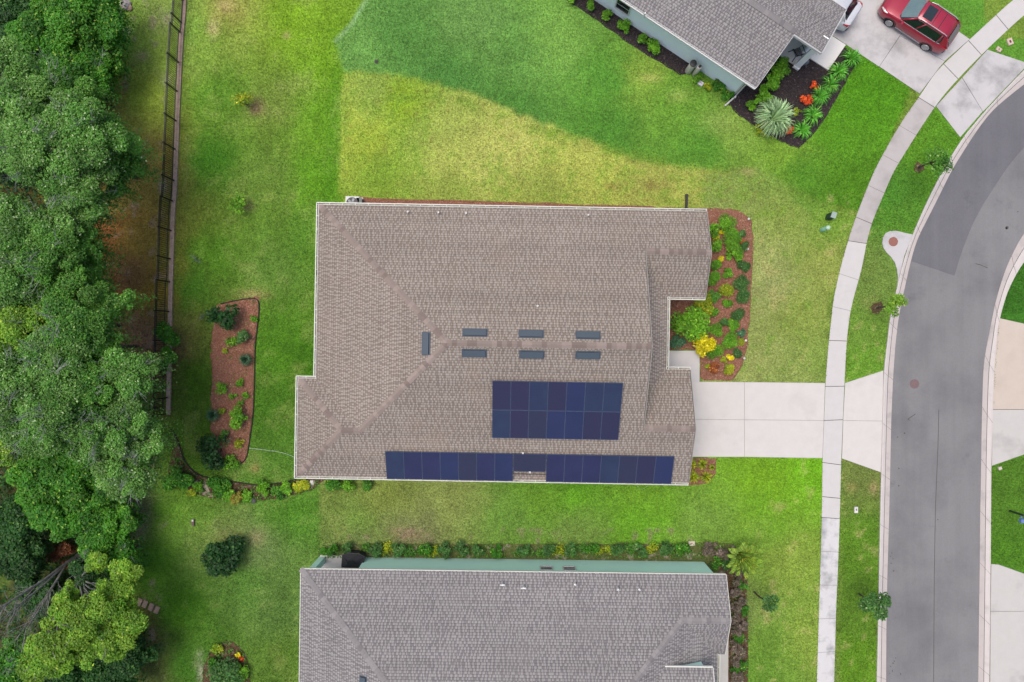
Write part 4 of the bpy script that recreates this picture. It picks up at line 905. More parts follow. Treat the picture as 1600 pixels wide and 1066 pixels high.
for (px, py, r, zt_, kd, tw) in sorted(woods, key=lambda a: a[1]):
    px = px-(14 if px > 145 and py < 720 else 0)
    side = 'by the left edge' if px < 50 else ('in the middle of the woods' if px < 145 else 'on the lawn side of the woods')
    cnt[(kd, side)] = cnt.get((kd, side), 0)+1; nn = cnt[(kd, side)]
    lab = '%s %s, %s from the top' % (KL[kd], side, NUM[nn])
    tree('woodland_tree', px, py, r, zt_, kd, lab, 'tree', 'trees of the wood along the left side', leaf=.10 if kd in ('bright', 'dark') else .072, twig=max(tw, 3) if tw else 0)
# lime tree with open limbs at the bottom left
lt = empty('lime_leaf_tree', (*g(128,882), 0), 0, label='large yellow-green tree with pale open limbs near the bottom left corner', cat='tree')
Cs = []; org = Vector((*g(128,882), 0)); mb = MB(); fork = G(122,905,2.2)-org; mb.tube([(0,0,0),(0.02,-.1,1.0),fork], [.13,.11,.09], 8)
cl_all = []
for (px, py, r, z) in [(192,905,20,4.6),(182,936,20,5.2),(186,968,28,5.6),(194,980,20,5.0),(150,955,26,6.0),(118,985,28,6.4),(165,1005,26,5.8),(76,1010,26,6.6),(52,1035,26,6.4),(86,1038,24,6.0),(128,1020,22,5.6),(108,930,14,5.4),(100,955,20,6.2),(188,1000,22,5.4),(146,880,14,4.0),(172,925,18,5.0)]:
    c = G(px, py, z)-org; rr = r*.04*(H-z)/H*1.12; n = int(1500+rr*rr*2600)
    n = int(n*1.3); C, N, T, cen = crown_pts(rr*1.08, rr*1.08, rr*.55, n, 26, .30); C += np.array(c)-np.array([0,0,rr*.4]); cl_all.append((C, N, T))
    mpt = (fork+c)/2+Vector((random.uniform(-.4,.4), random.uniform(-.4,.4), .25)); mb.tube([fork, mpt, c-Vector((0,0,.1))], [.055,.04,.02], 5, False)
    for ci in cen[:3]: mb.tube([mpt, c+Vector(ci)*.5, c+Vector(ci)+Vector((0,0,.15))], [.03,.022,.008], 4, False)
C = np.vstack([a[0] for a in cl_all]); N = np.vstack([a[1] for a in cl_all]); T = np.vstack([a[2] for a in cl_all])
leaf_mesh('crown', C, N, .085*(.6+.8*RNG.random(len(C))), F['lime'], T, parent=lt); mb.build('trunk', M['bare_bark'], lt, True)
# bare grey tree
def grow(mb, p, d, L, r, depth, rnd, up=.15):
    pts = [p]; rad = [r]; n = 4
    for k in range(n):
        d = (d+Vector((rnd.gauss(0,.13), rnd.gauss(0,.13), rnd.gauss(0,.1)+up*.1))).normalized(); p = p+d*L/n; pts.append(p); rad.append(r*(1-.55*(k+1)/n))
    mb.tube(pts, rad, 5 if r > .02 else 3, False)
    if depth:
        for k in range(rnd.randint(3, 5)):
            i = rnd.randint(1, n); e = (d*1.0+Vector((rnd.gauss(0,.6), rnd.gauss(0,.6), rnd.gauss(0,.4)))).normalized(); grow(mb, pts[i], e, L*rnd.uniform(.45,.75), rad[i]*.6, depth-1, rnd, up)
rnd = random.Random(4); dt = empty('bare_tree', (*g(126,868), 0), 0, label='bare grey leafless tree leaning out of the woods at the bottom left', cat='tree')
mb = MB(); mb.tube([(0,0,0),(-.05,-.05,.4),(-.1,-.1,1.2)], [.28,.17,.13], 9)
o_ = Vector((*g(126,868), 0))
for (px, py, z, r) in [(0,950,6.2,.085),(18,955,6.0,.06),(40,985,5.2,.05),(25,1000,5.6,.04),(70,935,4.6,.045)]:
    e = G(px, py, z)-o_; st = Vector((-.1,-.1,1.2)); m1 = st+(e-st)*.4+Vector((.1,-.05,.15)); mb.tube([st, m1, e], [r*1.3, r, r*.5], 6, False)
    for k in range(7):
        f_ = rnd.uniform(.4, 1); b = st+(e-st)*f_; grow(mb, b, ((e-st).normalized()+Vector((rnd.uniform(-.5,.5), -.5+rnd.uniform(-.4,.4), rnd.uniform(-.2,.4)))).normalized(), rnd.uniform(.7,1.5), r*.45, 2, rnd)
mb.build('trunk', M['bare_bark'], dt)
# dead brown bush
def bush(name, px, py, r, h, kind, label, cat='shrub', group=None, leaf=.09, n=None, oblong=1.0, rot=0, clumps=9, cr=.42, stems=True):
    x, y = g(px, py, h*.6); rr = r*.04*(H-h*.6)/H
    t_ = empty(name, (x, y, .03), R(rot), label=label, cat=cat, group=group)
    n = n or int(260+rr*rr*1900*(0.09/leaf)**1.3)
    C, N, T, cen = crown_pts(rr*oblong, rr, h*.62, n, clumps, cr); C[:, 2] = np.maximum(C[:, 2]+h*.32, .03)
    leaf_mesh('foliage', C, N, leaf*(.6+.8*RNG.random(n)), F[kind], T, parent=t_)
    mb = MB()
    for c in cen[:6]: mb.tube([(0,0,0),(c[0]*.5,c[1]*.5,h*.3),(c[0]*.8,c[1]*.8,c[2]+h*.3)], [.02,.014,.006], 4, False)
    mb.build('stems', M['bark'], t_)
    return t_
def blades(name, px, py, r, h, kind, label, cat='plant', group=None, n=120, w=.03, arch=1.0, base=.15):
    """a tussock of arching strap leaves"""
    x, y = g(px, py, h*.5); rr = r*.04; t_ = empty(name, (x, y, .03), random.uniform(0, 6), label=label, cat=cat, group=group)
    V = []; Fs = []; T = []
    for i in range(n):
        a = random.uniform(0, 6.283); L = rr*random.uniform(.55, 1.08); hh = h*random.uniform(.5, 1.0); b = rr*base*random.random(); ww = w*random.uniform(.7, 1.3)
        ca, sa = math.cos(a), math.sin(a); tt = (random.random(), random.random(), random.random()); b0 = len(V); S = 4
        for k in range(S+1):
            f_ = k/S; rad = b+(L-b)*f_; z = .02+hh*(math.sin(f_*math.pi*.5*(1+.62*arch)))*(1 if f_ < .9 else .95); q_ = ww*(1-f_*.85)*.5*(1 if k else .7)
            V += [(rad*ca-q_*sa, rad*sa+q_*ca, max(z, .02)), (rad*ca+q_*sa, rad*sa-q_*ca, max(z, .02))]; T += [tt, tt]
        for k in range(S): Fs.append((b0+2*k, b0+2*k+1, b0+2*k+3, b0+2*k+2))
    me = bpy.data.meshes.new('leaves'); me.from_pydata(V, [], Fs); at = me.attributes.new('tint', 'FLOAT_COLOR', 'POINT')
    TT = np.ones((len(V), 4)); TT[:, :3] = np.array(T); at.data.foreach_set('color', TT.ravel()); me.materials.append(F[kind])
    o = bpy.data.objects.new('leaves', me); COL.objects.link(o); o.parent = t_
    mb = MB(); mb.lathe([(rr*.12,0),(rr*.10,.06),(rr*.04,.10)], (0,0,0), 8); mb.build('root_crown', M['bark'], t_)
    return t_
def palm(px, py, r, h, kind, label, nf=14, trunk=.5, lw=.05):
    x, y = g(px, py, h*.7); rr = r*.04*.96; t_ = empty('palm', (x, y, 0), 0, label=label, cat='palm')
    mb = MB(); mb.tube([(0,0,0),(0,0,trunk)], [.12,.09], 10); mb.build('trunk', M['bark'], t_)
    for i in range(nf):
        a = 6.283*i/nf+random.uniform(-.2,.2); L = rr*random.uniform(.8,1.05); ca, sa = math.cos(a), math.sin(a); st = MB(); pts = []; V = []; Fs = []; T = []
        for k in range(9):
            f_ = k/8; pts.append(Vector((L*f_*ca, L*f_*sa, trunk+(h-trunk)*math.sin(f_*2.1)*.95+.0)))
        st.tube(pts, [.018*(1-.7*k/8) for k in range(9)], 4, False)
        for k in range(1, 34):
            f_ = k/34; j = min(7, int(f_*8)); p = pts[j].lerp(pts[j+1], f_*8-j); ll = rr*.26*math.sin(math.pi*(.25+.72*f_))+.03; tt = (random.random(), random.random(), random.random())
            for sg in (-1, 1):
                d = Vector((ca*1.0-sa*sg*.55, sa*1.0+ca*sg*.55, -.18+random.uniform(-.1,.1))).normalized(); s_ = d.cross(Vector((0,0,1))).normalized()*lw*.5; b0 = len(V)
                V += [p-s_*.5, p+s_*.5, p+d*ll*.5+s_, p+d*ll*.5-s_, p+d*ll]; T += [tt]*5; Fs += [(b0,b0+1,b0+2,b0+3),(b0+3,b0+2,b0+4)]
        fo = st.build('frond', F[kind], t_)
        me = bpy.data.meshes.new('leaflets'); me.from_pydata([tuple(v_) for v_ in V], [], Fs); at = me.attributes.new('tint', 'FLOAT_COLOR', 'POINT')
        TT = np.ones((len(V), 4)); TT[:, :3] = np.array(T); at.data.foreach_set('color', TT.ravel()); me.materials.append(F[kind]); o = bpy.data.objects.new('leaflets', me); COL.objects.link(o); o.parent = fo
    return t_
bush('dead_bush', 94, 862, 25, 1.6, 'deadleaf', 'rust-brown dead bush in the dark gap at the lower left of the woods', leaf=.08, n=2600)
# woodland floor: uncountable low growth
n = 26000; X = RNG.random(n)*220-20; Y = RNG.random(n)*1150-40
ok = (X < 150+30*np.sin(Y/90)) & ~((X > 150) & (Y > 250) & (Y < 620)) & ~((X < 60) & (Y < 20)); X = X[ok]; Y = Y[ok]; n = len(X)
dens = fbm(X, Y, 26, 900); k = dens > .42; X = X[k]; Y = Y[k]; n = len(X)
zz = .1+1.1*RNG.random(n)*(fbm(X, Y, 30, 901)); C = np.c_[(X-800)*.04*(H-zz)/H, (533-Y)*.04*(H-zz)/H, zz]
N = RNG.normal(size=(n, 3))*.5+np.array([0,0,1.]); T = RNG.random((n, 3))
tag(leaf_mesh('undergrowth', C, N, .14*(.6+.8*RNG.random(n)), F['dark'], T), 'dark leafy undergrowth on the floor of the woods', 'undergrowth', kind='stuff')

# low creeping weeds between the shrubs of the beds (uncountable)
CC = []
for kk, dn in (('row', 26), ('east', 20), ('curve', 22), ('round', 22), ('back', 4), ('porchbed', 1.2), ('front', 1.5)):
    P = np.array(BEDS[kk], float); lo, hi = P.min(0), P.max(0); n = int((hi[0]-lo[0])*(hi[1]-lo[1])/625*dn*8); X = lo[0]+RNG.random(n)*(hi[0]-lo[0]); Y = lo[1]+RNG.random(n)*(hi[1]-lo[1])
    ok = inpoly(X, Y, BEDS[kk]) & (fbm(X, Y, 9, 812, 3) > (.5 if dn > 10 else .62)) & (Y < 1090); ok &= ~((kk == 'row') & (Y > 871)) & ~((kk == 'east') & (X < 1142)); CC.append(np.c_[X[ok], Y[ok]])
CC = np.vstack(CC); zz = .05+.12*RNG.random(len(CC)); C = np.c_[(CC[:, 0]-800)*.04, (533-CC[:, 1])*.04, zz]; N = RNG.normal(size=(len(C), 3))*.5+np.array([0,0,1.])
tag(leaf_mesh('ground_cover', C, N, .06*(.6+.9*RNG.random(len(C))), F['mid'], RNG.random((len(C), 3))), 'creeping green weeds between the shrubs of the beds', 'weeds', kind='stuff')
# ---- vines over the fence end, back-yard shrubs
bush('vine', 262, 520, 17, 1.5, 'bright', 'green vine climbing over the black fence above the bare brown ground', 'vine', n=1700, leaf=.12)
bush('vine', 258, 560, 14, 1.4, 'bright', 'lower green vine hanging on the black fence near its south end', 'vine', n=1300, leaf=.12)
bush('shrub', 347, 494, 21, 1.5, 'camellia', 'dark glossy shrub at the top of the long red mulch bed', leaf=.14, n=620, clumps=12)
bush('shrub', 338, 706, 24, 1.4, 'camellia', 'wide dark shrub at the foot of the long red mulch bed', leaf=.13, n=900, oblong=1.3, clumps=12)
bush('shrub', 325, 696, 12, .7, 'mid', 'small mid green shrub left of the wide dark one', leaf=.1, n=260)
bush('shrub', 350, 722, 15, .5, 'shrub', 'light green low shrub below the wide dark one', leaf=.09, n=340, oblong=1.4)
bush('shrub', 381, 529, 10, .8, 'shrub_dk', 'mid green leggy shrub right of the middle of the long red bed', leaf=.1, n=300)
bush('shrub', 396, 497, 6, .4, 'shrub', 'small bright shrub by the top right of the long red bed', leaf=.07, n=150)
bush('shrub', 362, 534, 8, .35, 'shrub', 'bright creeping plant in the upper middle of the long red bed', leaf=.07, n=180, oblong=1.6)
bush('shrub', 353, 548, 5, .3, 'yelgreen', 'tiny yellowish plant in the upper middle of the long red bed', leaf=.06, n=90)
blades('rosemary', 384, 562, 12, .6, 'teal', 'blue-green needle shrub on the right of the long red bed', n=260, w=.03)
bush('shrub', 349, 606, 10, .5, 'shrub', 'bright green shrub left of centre in the long red bed', leaf=.07, n=330)
bush('shrub', 374, 599, 7, .4, 'shrub', 'round green shrub right of centre in the long red bed', leaf=.07, n=220)
bush('shrub', 364, 619, 6, .35, 'shrub', 'small round green plant below the centre of the long red bed', leaf=.06, n=170)
bush('shrub', 383, 619, 6, .3, 'shrub', 'small green plant beside the edging below the centre of the long red bed', leaf=.06, n=150)
bush('shrub', 376, 630, 5, .3, 'shrub', 'tiny green plant just above the bushy one in the long red bed', leaf=.06, n=100)
bush('shrub', 371, 652, 15, .9, 'shrub', 'bushy bright green shrub in the lower half of the long red bed', leaf=.09, n=700)
bush('shrub', 348, 643, 6, .4, 'yelgreen', 'yellow-green plant left of the bushy bright shrub in the red bed', leaf=.07, n=120)
blades('rosemary', 333, 648, 13, .6, 'teal', 'blue-green needle shrub on the left edge of the long red bed', n=240, w=.03)
bush('shrub', 349, 682, 9, .5, 'mid', 'weedy green clump above the wide dark shrub', leaf=.08, n=240, oblong=.7)
bush('shrub', 374, 692, 8, .4, 'yelgreen', 'olive coloured plant at the lower right of the long red bed', leaf=.07, n=200)
bush('sapling', 380, 158, 15, 1.3, 'yelgreen', 'thin yellow-green sapling beside the bare spot near the top of the back lawn', 'sapling', leaf=.09, n=240, clumps=12)
bush('sapling', 373, 316, 14, 1.3, 'shrub', 'thin bright green sapling halfway down the back lawn', 'sapling', leaf=.09, n=260, clumps=12)
for (px, py, r, lb) in [(303,405,14,'bare grey twiggy sapling near the fence in the back lawn'),(312,495,10,'small bare twiggy sapling left of the dark glossy shrub')]:
    c = G(px, py, .5); e_ = empty('bare_sapling', (c.x, c.y, 0), 0, label=lb, cat='sapling'); mb = MB(); rr_ = random.Random(px)
    for k in range(9): grow(mb, Vector((0,0,.05)), Vector((rr_.uniform(-1,1), rr_.uniform(-1,1), rr_.uniform(.5,1.2))).normalized(), r*.04*rr_.uniform(.6,1), .014, 1, rr_)
    mb.build('branches', M['lichen'], e_)
bush('shrub', 347, 866, 25, 1.9, 'camellia', 'dark round-leaved shrub standing alone in the lower left lawn', leaf=.13, n=2400, clumps=16)
bush('shrub', 328, 888, 14, 1.3, 'camellia', 'smaller dark shrub touching the lone dark shrub in the lower left lawn', leaf=.12, n=900, clumps=12)
# curved bed
for i, (px, py, r, kd, lb) in enumerate([(276,740,14,'bright','bright leafy shrub just below the end of the curved edging'),(262,752,12,'bright','leafy shrub at the far left tip of the curved bed'),(290,752,12,'bright','green shrub at the left end of the curved bed'),
    (300,770,7,'yelgreen','rusty shrub beside the sandy patch of the curved bed'),(308,762,8,'shrub','small light shrub above the sandy patch of the curved bed'),(340,762,16,'bright','big green shrub right of the sandy patch in the curved bed'),
    (356,772,10,'shrub','green shrub low in the middle of the curved bed'),(368,777,10,'olive','orange-brown shrub in the middle of the curved bed'),(385,776,9,'shrub','green shrub right of the orange-brown one in the curved bed'),
    (410,762,10,'shrub','light green shrub against the edging right of centre in the curved bed'),(432,768,10,'bright','dark leaved shrub in the right part of the curved bed'),(448,764,10,'shrub','light shrub third from the right end of the curved bed'),(465,761,9,'yelgreen','yellow-green shrub near the right end of the curved bed'),(478,757,8,'yelgreen','yellowish shrub at the house corner end of the curved bed'),
    (520,755,14,'bright','low green shrub under the south gutter left of the lower solar panels'),(575,757,9,'bright','small green shrub under the south gutter by the first solar panel'),(545,757,10,'shrub','light green clump between the two shrubs under the south gutter')]):
    bush('shrub', px, py, r, .7 if r > 9 else .45, kd, lb, leaf=.09, group='plants in the curved bed and under the south gutter')
# round bed bottom left
bush('shrub', 355, 1052, 24, .9, 'shrub_dk', 'large green shrub filling the round bed at the bottom', leaf=.1, n=1500)
bush('shrub', 336, 1040, 14, .7, 'bright', 'green shrub on the left side of the round bed', leaf=.09, n=700)
bush('shrub', 374, 1050, 12, .7, 'shrub', 'light green shrub on the right side of the round bed', leaf=.09, n=500)
bush('shrub', 338, 1012, 10, .4, 'yelgreen', 'yellow-green plant at the top left of the round bed', leaf=.07, n=280)
bush('flower', 372, 1024, 4, .35, 'yellow', 'small yellow plant at the top right of the round bed', 'flower', leaf=.07, n=90)
bush('flower', 378, 1029, 4, .3, 'orange', 'small orange plant beside the yellow one in the round bed', 'flower', leaf=.06, n=60)

# ---- front bed of the main house
fr = [(1133,349,12,.9,'shrub','b','large round bright shrub at the top of the front bed'),(1116,360,9,.7,'shrub','l','round shrub against the roof edge at the top of the front bed'),(1146,372,12,.9,'shrub','b','tall bright grassy mound below the topmost round shrub'),
 (1141,384,10,.8,'shrub','b','grassy mound touching the tall one, upper front bed'),(1119,384,10,.7,'shrub','l','rounded light shrub by the roof edge below the first one'),(1154,396,10,.8,'shrub','b','bright round mound right of centre in the upper front bed'),
 (1160,365,6,.4,'shrub_dk','l','small dark shrub near the right edge of the upper front bed'),(1163,385,7,.4,'shrub_dk','l','dark low shrub beside the second white path light'),(1117,411,8,.7,'shrub','b','round shrub by the roof edge, third from the top'),
 (1137,400,6,.4,'shrub','l','small green plant in the middle of the upper front bed'),(1117,436,9,.7,'shrub','b','round shrub by the roof edge, fourth from the top'),(1137,427,7,.5,'shrub','b','small round shrub alone in the middle of the front bed'),
 (1162,416,9,.4,'shrub_dk','b','dark green tussock at the right edge, upper of three'),(1156,440,11,.5,'shrub_dk','b','dark green tussock at the right edge, middle of three'),(1159,463,10,.5,'shrub_dk','b','dark green tussock at the right edge, lowest of three'),
 (1132,453,10,.7,'yelgreen','b','yellow-green mound below the lone small round shrub'),(1115,462,10,.6,'mid','l','mid green shrub beside the porch-side gutter end'),(1101,476,16,1.0,'yelgreen','l','yellow-leaved shrub under the gutter end'),
 (1136,475,6,.4,'shrub','b','small round plant in the middle of the front bed level with the gutter end'),(1081,507,27,1.7,'shrub','l','largest bright green bush in the notch of the house'),(1058,536,12,.8,'teal','l','dull green shrub in the inner corner by the walkway'),
 (1099,538,16,1.1,'yellow','l','round brilliant yellow bush beside the walkway'),(1114,487,8,.5,'shrub','l','small light shrub right of the largest bush'),(1116,518,10,.6,'shrub','b','green tussock between the largest bush and the yellow bush'),
 (1153,493,9,.5,'shrub_dk','b','dark tussock at the right edge just below the middle of the bed'),(1133,504,7,.4,'shrub_dk','l','dark small shrub in the lower middle of the front bed'),(1146,510,8,.6,'shrub','b','bright mound in the lower right of the front bed'),
 (1142,530,12,.9,'shrub','b','tall yellowish grass mound in the lower right of the front bed'),(1158,520,6,.4,'teal','l','blue-green small shrub at the right edge beside the tall mound'),(1158,535,5,.3,'yelgreen','l','tiny yellow plant at the right edge beside the tall mound'),
 (1114,548,11,.7,'shrub','b','green mound right below the yellow bush'),(1151,554,7,.5,'shrub_dk','b','dark tussock beside the lowest white path light'),(1140,559,5,.35,'yellow','l','small yellow croton above the bottom of the front bed'),
 (1131,563,5,.3,'yelgreen','l','small yellow-green plant left of the small croton'),(1116,577,8,.45,'rust','l','rust coloured plant near the bottom of the front bed'),(1105,573,4,.3,'yelgreen','l','tiny yellow plant left of the rust coloured one'),
 (1138,577,7,.45,'yelgreen','b','spiky yellow-green plant at the bottom right of the front bed'),(1128,364,4,.3,'yellow','l','tiny yellow plant between the upper mounds'),(1126,404,4,.3,'yellow','l','tiny yellow flower by the upper roof edge'),(1151,366,5,.35,'yelgreen','l','small yellow sprig on top of the tall mound'),(1161,379,4,.35,'rust','l','small orange sprig near the second path light'),(1119,372,5,.35,'yelgreen','l','small yellow-green sprig by the roof edge')]
for (px, py, r, h, kd, ty, lb) in fr:
    if ty == 'l': bush('shrub', px, py, r*.98, h, kd, lb, leaf=.065 if r < 14 else .1, group='plants in the front bed', clumps=10 if r < 14 else 14)
    else: bush('grass_tuft', px, py, r*.98, h*.8, kd, lb, 'plant', 'plants in the front bed', leaf=.05, n=int(700+r*90), clumps=7, cr=.6)
for (px, py, r) in [(1081,725,10),(1097,725,10),(1083,745,12),(1103,745,12),(1112,730,6)]:
    i = [(1081,725),(1097,725),(1083,745),(1103,745),(1112,730)].index((px, py))
    blades('striped_plant', px, py, r, .4, 'yelgreen', 'pale striped tussock, %s, in the small bed below the driveway' % ['top left','top middle','bottom left','bottom right','top right'][i], 'plant', 'striped tussocks', n=60, w=.06)
# ---- neighbour's dark beds
for i, (px, py, r) in enumerate([(897,-1,7),(925,9,7),(950,25,8),(977,41,10),(1003,60,7),(1023,73,11)]):
    bush('shrub', px, py, r*1.0, .6, 'shrub', 'light green shrub, %s from the left in the dark bed along the blue-grey wall' % NUM[i+1], leaf=.08, group='shrubs along the blue-grey wall')
for i, (px, py, r, kd, lb) in enumerate([(1088,120,8,'shrub','green clump beside the two pale tanks'),(1122,134,10,'bright','dark green clump against the end of the blue-grey wall'),(1137,148,9,'bright','green clump at the corner of the blue-grey house'),(1105,135,5,'yelgreen','weedy sprig between the white box and the wall')]):
    bush('shrub', px, py, r, .45, kd, lb, leaf=.08)
for i, (px, py) in enumerate([(1226,102),(1218,111),(1211,120),(1204,129),(1195,146)]):
    bush('shrub', px, py, 12, .9, 'shrub', '%s clipped hedge shrub from the porch along the front wall' % NUM[i+1], leaf=.085, n=700, group='hedge shrubs by the porch')
bush('shrub', 1177, 163, 8, .5, 'shrub', 'lone small round shrub left of the silvery palm', leaf=.08)
for i, (px, py, lb) in enumerate([(1330,92,'the drive'),(1310,112,'second down'),(1297,133,'third down'),(1281,150,'fourth down'),(1270,180,'fifth down'),(1253,203,'the bottom tip')]):
    blades('lily', px, py, 18, .55, 'lily', 'green strap-leaved tussock in the dark bed, %s from the drive' % NUM[i+1], 'plant', 'strap-leaved tussocks', n=110, w=.07)
for i, (px, py, r, lb) in enumerate([(1272,135,7,'topmost orange-red plant in the dark bed'),(1260,156,8.5,'largest orange-red plant, in the middle of the dark bed'),(1232,202,6.5,'lowest orange-red plant beside the silvery palm')]):
    bush('flower', px, py, r, .45, 'orange', lb, 'flower', leaf=.08, n=230, group='orange-red plants')
bush('flower', 1245, 176, 6, .4, 'yelgreen', 'yellow and orange mottled plant right of the silvery palm', 'flower', leaf=.08, n=160)
ps = blades('silver_palm', 1210, 184, 31, 1.5, 'silver', 'large silvery green palm in the dark front bed', 'palm', n=620, w=.07, arch=.75, base=.35)
bush('shrub', 1190, 200, 10, .6, 'yelgreen', 'yellowish weedy shrub below the silvery palm', leaf=.08, n=220)
# ---- along the green house
xs = [514,542,587,622,664,694,722,748,775,818,857,890,925,965,1000,1040,1070]
for i, px in enumerate(xs):
    bush('shrub', px, 858+(i % 3), 10, .75, 'shrub_dk' if i % 4 else 'bright', '%s dark green shrub from the left in the row along the pale green wall' % (NUM[i+1] if i < 16 else 'last'), leaf=.09, n=420, group='row of shrubs along the pale green wall')
for i, (px, py) in enumerate([(580,856),(605,859),(640,860),(680,862),(840,860),(875,858),(910,858),(945,860),(985,858),(1020,858),(1055,860)]):
    bush('weed', px, py, 9, .3, 'yelgreen' if i % 2 else 'mid', '%s low weedy clump from the left between the wall shrubs' % NUM[i+1], 'plant', 'weedy clumps', leaf=.07, n=200, oblong=1.4)
for i, (px, py, r) in enumerate([(1110,858,13),(1128,866,12),(1148,910,9),(1156,898,8),(1147,925,10),(1158,938,9),(1150,948,10),(1149,968,9),(1152,985,10),(1162,978,8),(1150,1010,10),(1158,1020,9),(1150,1035,9),(1152,1058,10)]):
    bush('purple_grass', px, py, r*.9, .6, 'purple', '%s dusky purple grass clump counting down the front of the green house' % NUM[i+1], 'plant', 'dusky purple clumps', leaf=.08, n=420)
for i, (px, py, r) in enumerate([(1120,880,10),(1135,882,9),(1160,915,8),(1160,955,8),(1158,995,9),(1163,1040,8),(1148,1048,7)]):
    bush('shrub', px, py, r, .5, 'bright' if i != 1 else 'shrub_dk', '%s green shrub counting down among the purple clumps' % NUM[i+1], 'shrub', 'green shrubs among the purple clumps', leaf=.08, n=260)
palm(1160, 871, 31, 1.9, 'palm', 'yellow-green feather palm at the corner of the pale green house', 17, .4, .045)
# ---- street trees
def street_tree(px, py, bx, by, r, z, kd, lb, n=900, leaf=.1, cl=14, mulch=True):
    x, y = g(bx, by); t_ = empty('street_tree', (x, y, 0), 0, label=lb, cat='tree'); cx, cy = g(px, py, z); rr = r*.04*(H-z)/H; dx, dy = cx-x, cy-y
    C, N, T, cen = crown_pts(rr, rr*.9, rr*.9, n, cl, .36); C += np.array([dx, dy, z-rr*.5]); leaf_mesh('crown', C, N, leaf*(.6+.8*RNG.random(n)), F[kd], T, parent=t_)
    mb = MB(); top = Vector((dx, dy, z-.2)); mb.tube([(0,0,0),(dx*.15,dy*.15,z*.4),top], [.06,.05,.025], 7)
    for c in cen[:10]: c = Vector(c)+Vector((dx,dy,z-rr*.5)); mb.tube([top*.6, (top*.6+c)/2, c], [.025,.018,.006], 4, False)
    mb.build('trunk', M['bark'], t_)
    if mulch:
        P = [(x+mulch*random.uniform(.6,1.25)*math.cos(a), y+mulch*random.uniform(.6,1.25)*math.sin(a)) for a in np.linspace(0, 6.283, 15)[:-1]]; mb = MB(); mb.prism(P, 0, .035); struct(mb.build('mulch_ring', M['mulch_brown']))
street_tree(1468, 250, 1435, 262, 24, 3.4, 'mid', 'thin green street tree at the kerb below the shared drive', 620, .09, mulch=.34)
street_tree(1402, 476, 1370, 481, 17, 3.0, 'lime', 'yellow-green young street tree leaning over the road edge', 620, .09, mulch=.42)
street_tree(1371, 946, 1342, 928, 24, 3.2, 'shrub_dk', 'dense dark green street tree by the road near the bottom', 1500, .1, mulch=0)
street_tree(1203, 943, 1178, 925, 14, 2.4, 'shrub_dk', 'small dark tree in the front lawn of the green house', 520, .09, mulch=0)

